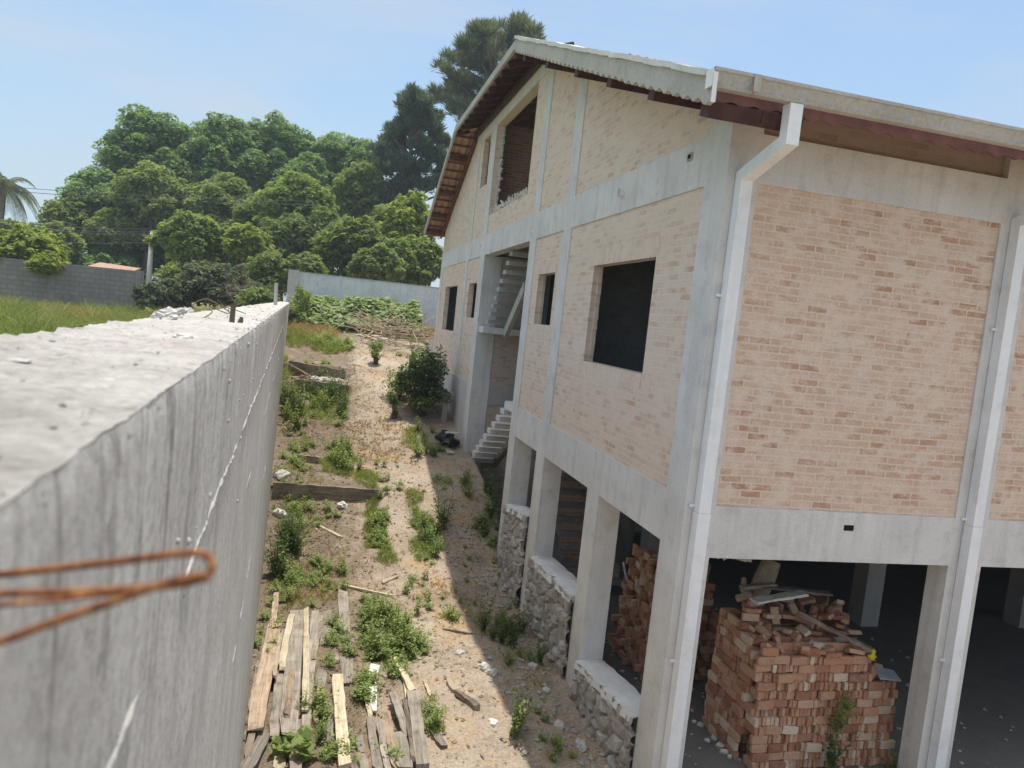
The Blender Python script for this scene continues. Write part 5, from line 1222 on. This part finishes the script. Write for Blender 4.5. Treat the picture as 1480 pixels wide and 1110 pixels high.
CY += [(595, 135, 9, 1.3), (612, 160, 10, 1.2), (562, 190, 10, 1), (640, 235, 13, 1), (555, 225, 10, 1)]
conifer('dark bluish conifer left of the tall pine beside the gable', CY, 58, 'cypress', 92, (600, 320), 1300, .48, .038, (598, 135))

def palm():
    rng = np.random.default_rng(5); rs = random.Random(5); c = aty(4, 270, 58); t = thing('palm_tree', 'palm tree with drooping fronds at the left edge', 'tree', (c.x - .1, 58, -2))
    mb = MB(); b = Vector((c.x - .15, 58, -2.2)); mb.tube([b.lerp(c, i / 8) for i in range(9)], [.30, .26, .24, .23, .22, .22, .21, .22, .26], 10); mb.build('trunk', M['palmbark'], t, smooth=True)
    for i in range(30):
        ph = i * 2.399; el = rs.uniform(-.2, 1.25); Ln = rs.uniform(2.4, 3.3); d = Vector((math.cos(ph) * math.cos(el), math.sin(ph) * math.cos(el), math.sin(el))); p = c.copy(); pts = [p.copy()]
        for k in range(9): d = (d + Vector((0, 0, -.27))).normalized(); p = p + d * Ln / 9; pts.append(p.copy())
        m2 = MB(); m2.tube(pts, [.035 * (1 - .09 * k) for k in range(10)], 5)
        for k in range(1, 10):
            for q in range(4):
                for sg in (-1, 1):
                    a = pts[k - 1].lerp(pts[k], q / 4); dd = (pts[k] - pts[k - 1]).normalized(); sd = dd.cross(Vector((0, 0, 1))).normalized() * sg
                    ll = .62 * math.sin(math.pi * (0.12 + .85 * (k + q / 4) / 10)); tip = a + (sd * .75 + dd * .45 + Vector((0, 0, -.45 + rs.uniform(-.15, .15)))) * ll; mid = (a + tip) / 2 + dd * .03
                    m2.add([a, mid + Vector((0, 0, .03)), tip, mid - dd * .06], [(0, 1, 2, 3)])
        m2.build('frond', L['grey'], t)
palm()
crown_tree('banana_plant', 'small spiky leaved plant under the palm at the left edge', 12, 335, 18, 16, 52, 'mid', .3, 86, 'plant', nl=10, lobe=.5, zg=-2.0, trunk_r=.1, dens=.7)

# low plants -------------------------------------------------------
def grass_patch(arrs, cx, cy, rx, ry, n, h, w, rng, lean=.45, edge=.5):
    m = max(1, n // 6)
    a = rng.uniform(0, 2 * math.pi, m); q = rng.random(m) ** edge
    X, Yv = cx + rx * q * np.cos(a), cy + ry * q * np.sin(a)
    keep = np.array([noise3(float(x) * 3.1, float(y) * 2.3, 12.0) + .35 * noise3(float(x) * 9, float(y) * 7, 3.0) > -.34 + .45 * qq ** 3 - (.25 if h > .25 else 0) for x, y, qq in zip(X, Yv, q)])
    if keep.sum() < 4: keep[:] = True
    X, Yv = X[keep], Yv[keep]; m = len(X)
    Zv = np.array([hz(float(x), float(y)) for x, y in zip(X, Yv)])
    C = np.stack([X, Yv, Zv - .01], 1).repeat(6, 0) + rng.normal(size=(m * 6, 3)) * np.array([.025, .025, 0]) * (h / .2)
    k = len(C); t = unit(np.stack([rng.normal(0, lean, k), rng.normal(0, lean, k), np.ones(k)], 1)); b = unit(np.cross(t, rng.normal(size=(k, 3)))); s = (h * rng.uniform(.45, 1.25, k)).reshape(-1, 1)
    tip = C + t * s + np.stack([rng.normal(0, .3, k), rng.normal(0, .3, k), -.15 * np.ones(k)], 1) * s
    ww = w * (.6 + .6 * rng.random((k, 1)))
    V = np.stack([C, C + t * s * .5 + b * ww, tip, C + t * s * .5 - b * ww], 1).reshape(-1, 3)
    arrs.append((V, np.arange(4 * k).reshape(-1, 4)))
def patches(name, label, lst, mat, kind='stuff', cat='grass', seed=1):
    rng = np.random.default_rng(seed); A = []
    for (u, v, rx, ry, n, h, w) in lst:
        p = gnd(u, v); grass_patch(A, p.x, p.y, rx, ry, n, h, w, rng)
    V, F = cat_vf(A); o = np_mesh(name, V, F, L[mat]); tag(o, label, cat, kind=kind); return o
patches('grass', 'fresh green grass tufts growing along the yard path', [
 (545, 770, .22, 1.0, 3230, .13, .006), (540, 740, .20, .5, 1330, .13, .006), (560, 800, .2, .5, 1140, .12, .006), (612, 780, .28, .9, 3230, .15, .006), (600, 720, .18, .4, 760, .12, .006), (490, 665, .45, 1.0, 3610, .16, .007), (530, 690, .25, .6, 1330, .14, .006),
 (475, 500, .6, 1.2, 2470, .28, .01), (430, 490, .5, 1.6, 2280, .30, .01), (590, 490, .7, 1.0, 1330, .25, .01), (550, 940, .18, .5, 950, .1, .005), (650, 885, .16, .35, 570, .12, .005), (700, 900, .3, .6, 494, .10, .005), (620, 1040, .2, .4, 494, .12, .005), (640, 700, .2, .5, 494, .12, .006), (600, 640, .3, .8, 950, .2, .007),
 (470, 590, .6, 1.3, 2470, .2, .008), (430, 760, .3, .8, 798, .14, .006), (400, 560, .25, 2.5, 1710, .3, .009), (430, 690, .5, 1.4, 1100, .13, .006), (440, 860, .6, 1.0, 900, .11, .006), (520, 600, .9, 2.5, 900, .08, .005), (600, 900, .5, 2.0, 600, .07, .005), (700, 760, .35, 2.0, 700, .10, .006), (760, 980, .3, 1.2, 400, .09, .006), (415, 820, .25, 1.0, 950, .16, .006), (390, 960, .2, .6, 570, .14, .005), (470, 1050, .25, .3, 494, .12, .005)], 'grass', seed=21)
patches('dry_grass', 'straw coloured dry grass and litter on the yard path', [
 (550, 640, 1.1, 1.5, 4200, .08, .006), (570, 600, .8, 1.2, 900, .07, .005), (470, 560, .7, 1.0, 500, .12, .006), (450, 480, 1.0, 1.6, 2200, .35, .009), (600, 485, 1.1, 1.0, 1600, .5, .01), (600, 660, .5, .8, 500, .06, .005), (440, 850, .55, .9, 2200, .10, .005), (470, 820, .4, .6, 700, .08, .005), (630, 850, .3, .6, 400, .09, .005), (540, 510, 1.0, 1.5, 600, .10, .006), (650, 470, .5, 1.0, 400, .25, .01), (640, 940, .6, 1.6, 500, .035, .004), (580, 760, .8, 2.5, 700, .035, .004), (690, 800, .5, 2.5, 900, .06, .004), (430, 620, .5, 1.5, 1200, .10, .005), (450, 740, .6, .8, 900, .07, .005), (500, 560, .8, 1.6, 900, .08, .005), (480, 1000, .4, 1.0, 600, .06, .004), (440, 700, .5, 1.2, 500, .07, .004)], 'straw', seed=22)
rng = np.random.default_rng(23); A = []
for i in range(210):
    y = rng.uniform(15, 37.5); x = wall_x(y) - .6 - rng.random() ** 1.2 * 14
    grass_patch(A, x, y, rng.uniform(.4, 1.0), rng.uniform(.4, 1.0), 260, rng.uniform(.35, .8), .013, rng)
V, F = cat_vf(A); o = np_mesh('field_grass', V, F, L['field']); tag(o, 'tall yellowish green grass of the field beyond the boundary wall', 'grass', kind='stuff')
A = []
for i in range(45):
    y = rng.uniform(26, 36); x = wall_x(y) - 2.5 - rng.random() * 13
    grass_patch(A, x, y, .5, .5, 120, rng.uniform(.4, .9), .010, rng)
V, F = cat_vf(A); o = np_mesh('dry_field_grass', V, F, L['straw']); tag(o, 'withered straw stems standing in the field grass', 'grass', kind='stuff')

rng = np.random.default_rng(61); n = 5200; X = np.concatenate([rng.uniform(-.9, 1.1, n), rng.uniform(.6, 3.2, 1500)]); Y_ = np.concatenate([5.5 + 20 * rng.random(n) ** 1.3, rng.uniform(6, 20, 1500)])
k = np.array([noise3(a * 1.5, b * .9, 7) > -.12 or rng.random() < .12 for a, b in zip(X, Y_)]); X, Y_ = X[k], Y_[k]; Zl = np.array([hz(float(a), float(b)) for a, b in zip(X, Y_)]) + .012
V, F = leaves(np.stack([X, Y_, Zl], 1), rng.normal(size=(len(X), 3)) * .35 + np.array([0, 0, 1]), rng.uniform(.008, .06, len(X)) * rng.uniform(.5, 1, len(X)), .3, .1, rng); o = np_mesh('leaf_litter', V, F, L['litter']); tag(o, 'brown leaf litter and straw bits strewn over the yard', 'litter', kind='stuff')
# leafy weeds: five shapes, copied with their stems
def weed_proto(seed, nst, h, ls, asp, lm, spread=.5, nleaf=9):
    rng = np.random.default_rng(seed); rs = random.Random(seed); st = MB(); C = []; N = []; Sz = []
    for i in range(nst):
        a = rs.uniform(0, 6.28); d = Vector((math.cos(a) * spread * rs.random(), math.sin(a) * spread * rs.random(), 1)).normalized(); p = Vector((rs.uniform(-.04, .04), rs.uniform(-.04, .04), -.02)); hh = h * rs.uniform(.5, 1.1); pts = [p.copy()]
        for k in range(6):
            d = (d + Vector((rs.uniform(-.12, .12), rs.uniform(-.12, .12), -.02))).normalized(); p = p + d * hh / 6; pts.append(p.copy())
        st.tube(pts, [.006 * (1 - .13 * k) * (h / .5 + .3) for k in range(7)], 5)
        for k in range(nleaf):
            f = .15 + .85 * (k + rs.random()) / nleaf; j = min(5, int(f * 6)); q = pts[j].lerp(pts[j + 1], f * 6 - j) if j < 6 else pts[6]; an = rs.uniform(0, 6.28); o_ = Vector((math.cos(an), math.sin(an), rs.uniform(-.1, .5))) * ls * rs.uniform(.6, 1.4)
            C.append(q + o_); N.append((-o_.x * .4 / ls + rs.gauss(0, .3), -o_.y * .4 / ls + rs.gauss(0, .3), 1)); Sz.append(ls * rs.uniform(.6, 1.25) * (1.1 - .35 * f))
    V, F = leaves(np.array([tuple(c) for c in C]), np.array(N), np.array(Sz), asp, .1, rng)
    return V, F, st, lm
WP = [weed_proto(1, 12, .34, .036, .5, 'weed', .9, 14), weed_proto(2, 9, .55, .042, .4, 'weed', .5, 16), weed_proto(3, 16, .26, .03, .55, 'weed', 1.2, 12), weed_proto(4, 8, .75, .055, .4, 'weed_dark', .4, 20), weed_proto(5, 6, .3, .11, .8, 'weed', .9, 4)]
wcache = {}
def weed(x, y, k, sc, label, group=None, name='weed_plant', z=None, rot=None):
    p = (x, y, hz(x, y) if z is None else z)
    if k not in wcache:
        V, F, st, lm = WP[k]; t = thing(name, label, 'plant', (0, 0, 0)); np_mesh('foliage', V, F, L[lm], t); st.build('stem', M['stem'], t); wcache[k] = t; r = t
        ch = None
    else:
        src = wcache[k]; r = src.copy(); COL.objects.link(r); r.name = name
        for c in src.children:
            d = c.copy(); COL.objects.link(d); d.parent = r
        if 'group' in r: del r['group']
    tag(r, label, 'plant', group); r.location = p; r.rotation_euler = (0, 0, random.uniform(0, 6.28) if rot is None else rot); r.scale = (sc, sc, sc); return r
WS = []
def weed_small(x, y, k, sc, label=None, group=None):
    V, F, st, lm = WP[k]; a = random.uniform(0, 6.28); ca, sa = math.cos(a), math.sin(a)
    W = V * sc; W = np.stack([W[:, 0] * ca - W[:, 1] * sa + x, W[:, 0] * sa + W[:, 1] * ca + y, W[:, 2] + hz(x, y)], 1); WS.append((W, F))
def weed_patch(u, v, rx, ry, n, ks, lo, hi, label, group):
    p = gnd(u, v)
    for i in range(n):
        for _ in range(8):
            a, q = random.uniform(0, 6.28), random.random() ** .6
            if noise3((p.x + rx * q * math.cos(a)) * 3.5, (p.y + ry * q * math.sin(a)) * 2.2, 6.0) > -.32 + .35 * q: break
        fn = weed_small if group is None else weed
        fn(p.x + rx * q * math.cos(a), p.y + ry * q * math.sin(a), random.choice(ks), random.uniform(lo, hi), label, group)
weed_patch(556, 925, .36, 1.35, 70, [2, 2, 0], .3, .6, None, None)
weed_patch(556, 925, .36, 1.35, 62, [0, 2, 2, 0, 1], .45, .95, 'low leafy weed of the dense green patch in the middle of the yard', 'weeds of the dense patch in the middle')
weed_patch(592, 930, .2, .7, 18, [0, 2], .5, .9, 'low leafy weed at the right fringe of the dense green patch', 'weeds at the fringe of the dense patch')
weed_patch(527, 1000, .12, .35, 12, [0, 2], .5, .8, None, None)
weed_patch(615, 785, .28, .8, 26, [2, 0], .3, .6, None, None)
weed_patch(615, 785, .26, .6, 14, [0, 2, 1], .5, .8, 'weed of the grassy patch right of the path', 'weeds right of the path')
weed_patch(545, 775, .22, .9, 26, [2, 0], .3, .6, None, None)
weed_patch(545, 775, .2, .8, 16, [2, 0], .5, .8, 'weed of the grassy strip left of the path', 'weeds left of the path')
weed_patch(470, 590, .75, 1.4, 30, [0, 2], .5, .9, None, None)
weed_patch(470, 590, .7, 1.3, 22, [0, 1, 3], .7, 1.1, 'weed of the overgrown terrace below the heaped stones', 'weeds of the overgrown terrace')
weed_patch(420, 600, .3, 1.5, 16, [3, 1], .8, 1.2, 'tall weed hugging the boundary wall beyond the large beam', 'weeds along the wall beyond the beam')
weed_patch(412, 800, .18, 1.0, 12, [1, 3], .7, 1.0, 'leggy weed hugging the boundary wall by the withered patch', 'weeds along the wall by the withered patch')
weed_patch(495, 665, .5, 1.0, 26, [0, 2, 1], .7, 1.1, 'weed of the green tuft above the large retaining beam', 'weeds above the large beam')
weed_patch(500, 930, .1, .4, 4, [2], .5, .8, 'small weed at the edge of the lone grey board', 'weeds at the lone board')
weed_patch(425, 470, .5, 1.0, 16, [1, 3], 1.0, 1.6, None, None)
weed_patch(735, 930, .35, 1.2, 16, [0, 2, 3], .35, .8, 'low weed in the shade along the foot of the stone walls', 'weeds in the shade of the house')
weed_patch(690, 720, .4, 1.2, 14, [0, 2, 3], .5, .95, 'low weed in the shade before the lower stairs', 'weeds in the shade before the stairs')
weed_patch(620, 645, .35, .9, 12, [0, 2, 1], .5, .9, 'low weed where the building shadow begins', 'weeds where the shadow begins')
weed_patch(480, 500, .8, 1.0, 18, [0, 1, 2], .8, 1.4, None, None)
weed_patch(640, 500, .5, 1.0, 14, [0, 1], .9, 1.5, None, None)
weed_patch(470, 850, .5, .8, 14, [2, 0, 1], .35, .7, None, None)
for (u_, v_, rx_, ry_, n_) in ((430, 700, .35, 1.2, 26), (430, 650, .4, 1.6, 30), (450, 745, .5, .5, 14), (420, 870, .35, .8, 22), (455, 840, .5, .7, 20), (385, 930, .15, .8, 12), (480, 930, .12, .9, 12), (475, 1040, .15, .5, 10), (520, 880, .15, .5, 10), (450, 540, .6, 1.0, 24), (560, 690, .5, 1.0, 14), (600, 860, .3, 1.0, 10), (660, 560, .4, 1.0, 10), (600, 520, .8, 1.2, 16), (500, 1090, .6, .2, 12), (620, 1060, .25, .4, 8), (720, 820, .25, 1.6, 16), (790, 1060, .25, .6, 8)):
    weed_patch(u_, v_, rx_, ry_, n_, [2, 0, 2, 1], .3, .75, None, None)
weed_patch(650, 800, .8, 2.5, 22, [2, 0], .25, .5, None, None)
p = gnd(640, 765); weed(p.x, p.y, 3, 1.05, 'tall dark weed standing at the shadow edge on the right of the grassy patch'); weed(p.x - .12, p.y - .2, 1, .8, 'shorter weed at the foot of the tall dark one by the shadow edge')
p = gnd(745, 1065); weed(p.x, p.y, 1, .9, 'upright pale weed at the shadow edge near the bottom of the frame'); weed(p.x + .04, p.y + .12, 3, .6, 'dark weed beside the pale upright one at the shadow edge')
p = gnd(650, 895); weed(p.x, p.y, 0, .75, 'small lone weed on the path beside the shadow edge')
for (u, v, k, s, lb) in ((755, 915, 3, .6, 'dark weed in the shade at the foot of the middle stone wall'), (735, 960, 0, .7, 'low weed in the shade between path and stone wall'), (705, 690, 3, .8, 'leafy weed in the shade before the lower stairs'), (722, 720, 1, .8, 'weed in the shade beside the near end of the lower stairs'), (700, 760, 0, 1.0, 'low weed in the shade by the farthest stone wall'),
    (590, 565, 3, .9, 'weed at the sunny left edge of the dark bush'), (572, 605, 1, .9, 'small upright dry weed before the dark bush'), (543, 527, 3, 1.0, 'small round bush standing alone in the middle of the path'), (605, 660, 0, 1.2, 'low weed at the start of the building shadow'), (425, 1085, 4, .6, 'broad leaved plant at the bottom edge by the timber stack'), (440, 1100, 4, .8, 'largest broad leaved plant at the bottom edge of the frame'), (410, 1098, 4, .6, 'left broad leaved plant at the bottom edge near the wall'), (462, 1075, 1, .6, 'slender weed between the two timber stacks'), (440, 1040, 1, .6, 'slender weed growing through the timber stack'), (548, 723, 1, .55, 'withered weed at the right end of the large retaining beam')):
    p = gnd(u, v); weed(p.x, p.y, k, s, lb)
weed(5.66, 6.80, 3, .72, 'dark green weed growing before the brick pile', z=-4.40); weed(5.72, 6.82, 1, .75, 'paler weed mixed into the dark one before the brick pile', z=-4.0); weed(5.78, 6.81, 0, .6, 'leafy weed rooted high in the front of the brick pile', z=-3.75)
weed(6.45, 6.72, 0, .7, 'low green weed at the right foot of the brick pile', z=-4.45)
V, F = cat_vf(WS); o = np_mesh('small_weeds', V, F, L['weed']); tag(o, 'small low weeds scattered through the yard patches', 'weeds', kind='stuff')
def bush(name, label, x, y, rx, ry, h, lm, s, seed, nl=26, dens=1.0, cat='shrub'):
    rng = np.random.default_rng(seed); rs = random.Random(seed); z0 = hz(x, y); t = thing(name, label, cat, (x, y, z0)); P = []; mb = MB()
    for i in range(nl):
        a, q, f = rs.uniform(0, 6.28), math.sqrt(rs.random()), rs.uniform(.15, .92); w = math.sin(math.pi * (.2 + .75 * f)); p = (x + rx * q * w * math.cos(a) * .75, y + ry * q * w * math.sin(a) * .75, z0 + h * f)
        P.append(lobe_leaves(p, rs.uniform(.2, .36) * min(rx, ry) * 1.1, s, rng, .9, dens, .45)); mb.tube([(x + rs.uniform(-.1, .1), y + rs.uniform(-.1, .1), z0 - .05), ((x + p[0]) / 2, (y + p[1]) / 2, z0 + h * f * .6), p], [.02, .014, .006], 5)
    for i in range(9):      # shoots standing above the outline
        a = rs.uniform(0, 6.28); b = Vector((x + rx * .5 * math.cos(a), y + ry * .5 * math.sin(a), z0 + h * .75)); e = b + Vector((rs.uniform(-.1, .1), rs.uniform(-.1, .1), h * rs.uniform(.2, .42))); mb.tube([b, e], [.008, .003], 4)
        n = 22; C = np.array([tuple(b.lerp(e, k / n)) for k in range(n)]) + rng.normal(size=(n, 3)) * .035; P.append(leaves(C, rng.normal(size=(n, 3)) + np.array([0, 0, .6]), s * np.ones(n), .4, .1, rng))
    V, F = cat_vf(P); np_mesh('foliage', V, F, L[lm], t); mb.build('stem', M['bark'], t)
p = gnd(612, 612); bush('bush', 'large dark glossy bush against the house beyond the stairs', p.x + .02, p.y + .6, .85, 1.0, 1.6, 'weed_dark', .055, 31, 34)
p = gnd(575, 578); bush('bush', 'lighter thin bush on the path side of the dark bush', p.x, p.y, .5, .6, .75, 'weed', .04, 32, 18, .7)
p = gnd(568, 606); bush('bush', 'small bush throwing a round shadow just before the dark bush', p.x, p.y, .2, .25, .6, 'weed_dark', .04, 33, 10)
p = gnd(543, 528); bush('bush', 'compact little shrub growing in the middle of the far path', p.x, p.y + .1, .32, .35, .62, 'weed', .045, 34, 14)
# broad leaved plants along the rendered wall
rng = np.random.default_rng(41); Cs = []; Ns = []; Sz = []
for i in range(5200):
    x = rng.uniform(-1.2, 3.6); y = rng.uniform(29.6, 32.8); h = (.35 + 1.0 * sm(29.4, 31.2, y)) * (1 - .35 * sm(.6, -1.0, x) * 0 ) * (.75 + .3 * noise3(x * 1.3, y * 1.3, 4)) * (1.0 if x > .6 else .82)
    if math.hypot((x - bp.x) / 1.5, (y - bp.y - .9) / 1.6) < 1 and y < bp.y + 1.5: continue
    z = hz(float(x), float(y)) + h * (.35 + .65 * rng.random() ** .5); Cs.append((x, y, z)); Ns.append((rng.normal(0, .45), -.25 + rng.normal(0, .45), 1)); Sz.append(rng.uniform(.07, .15))
V, F = leaves(np.array(Cs), np.array(Ns), np.array(Sz), .8, .1, rng); o = np_mesh('leafy_ground_cover', V, F, L['broad']); tag(o, 'mass of pale broad leaved plants along the rendered far wall', 'plants', kind='stuff')
p = gnd(428, 460); bush('bush', 'green climbing bush in the corner below the end post', -.95, 30.6, .5, 1.2, 1.3, 'weed', .09, 36, 22)

# ------------------------------------------------------------------ air
if HAZE > 0:
    mb = MB(); mb.box(-60, 45, -9, 105, -8.5, 24)
    m = bpy.data.materials.new('hazy_air'); m.use_nodes = True; nt = m.node_tree; nt.nodes.remove(nt.nodes['Principled BSDF'])
    pv = nd(nt, 'ShaderNodeVolumePrincipled', {'Color': (0.78, 0.89, 1.0, 1), 'Density': HAZE, 'Anisotropy': 0.2})
    nt.links.new(pv.outputs[0], nt.nodes['Material Output'].inputs['Volume'])
    o = mb.build('haze', m); tag(o, 'thin pale summer haze in the air', 'haze', kind='stuff')
# ------------------------------------------------------------------ light, sky, camera
SUN = Vector((0.045, 0.15, 0.985)).normalized()
el = math.asin(SUN.z); az = math.atan2(SUN.x, SUN.y)
ld = bpy.data.lights.new('sun', 'SUN'); ld.energy = SUN_E; ld.angle = math.radians(0.55); ld.color = (1.0, 0.95, 0.87)
lo = bpy.data.objects.new('sun', ld); COL.objects.link(lo); lo.rotation_euler = (-SUN).to_track_quat('-Z', 'Y').to_euler(); lo.location = (0, 0, 30)
w = bpy.data.worlds.new('World'); S.world = w; w.use_nodes = True; nt = w.node_tree; bg = nt.nodes['Background']
sky = nt.nodes.new('ShaderNodeTexSky'); sky.sky_type = 'NISHITA'; sky.sun_disc = False; sky.sun_elevation = el; sky.sun_rotation = az
sky.altitude = 600; sky.air_density = 1.0; sky.dust_density = 0.6; sky.ozone_density = 1.3
tc = nt.nodes.new('ShaderNodeTexCoord').outputs['Generated']
mp = nd(nt, 'ShaderNodeMapping', {'Vector': tc, 'Scale': (1.6, 1.6, 7.0), 'Rotation': (0.12, 0.1, 0.4)}).outputs[0]
n1 = noise_t(nt, mp, 1.1, 6, 0.55, dist=0.4)
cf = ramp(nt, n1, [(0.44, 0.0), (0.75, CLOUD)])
sz = nd(nt, 'ShaderNodeSeparateXYZ', {'Vector': tc}).outputs['Z']
hf = nd(nt, 'ShaderNodeMapRange', {'Value': sz, 'From Min': 0.75, 'From Max': 0.0, 'To Min': 0.0, 'To Max': 0.85}).outputs[0]
hz_sky = mix(nt, hf, sky.outputs[0], HAZE_C)
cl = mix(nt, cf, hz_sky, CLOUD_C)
# unseen bright veil added overhead to lift the light on the shaded gable
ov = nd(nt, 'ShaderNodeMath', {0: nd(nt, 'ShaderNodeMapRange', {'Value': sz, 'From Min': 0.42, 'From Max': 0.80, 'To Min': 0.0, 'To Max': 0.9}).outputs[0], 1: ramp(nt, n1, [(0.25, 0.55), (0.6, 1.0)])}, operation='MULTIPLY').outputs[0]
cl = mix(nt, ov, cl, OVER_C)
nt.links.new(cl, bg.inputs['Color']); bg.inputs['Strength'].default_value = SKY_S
cam = bpy.data.cameras.new('camera'); co = bpy.data.objects.new('camera', cam); COL.objects.link(co)
Rm = Matrix(((R[0][0], -R[0][1], -R[0][2]), (R[1][0], -R[1][1], -R[1][2]), (R[2][0], -R[2][1], -R[2][2]))).to_4x4()
co.matrix_world = Rm; cam.sensor_fit = 'HORIZONTAL'; cam.sensor_width = 36; cam.lens = FPX / 1480 * 36; cam.clip_start = 0.02; cam.clip_end = 3000
cam.dof.use_dof = True; cam.dof.focus_distance = 9.5; cam.dof.aperture_fstop = 6.5
S.camera = co
S.view_settings.view_transform = 'Standard'; S.view_settings.look = 'None'; S.view_settings.exposure = EXPO; S.view_settings.gamma = 1.0; S.view_settings.use_curve_mapping = False
S.cycles.max_bounces = 8; S.cycles.diffuse_bounces = 5; S.cycles.transparent_max_bounces = 4; S.cycles.sample_clamp_indirect = 6
S.cycles.use_denoising = True
for o in S.objects:
    if '_w' in o: del o['_w']
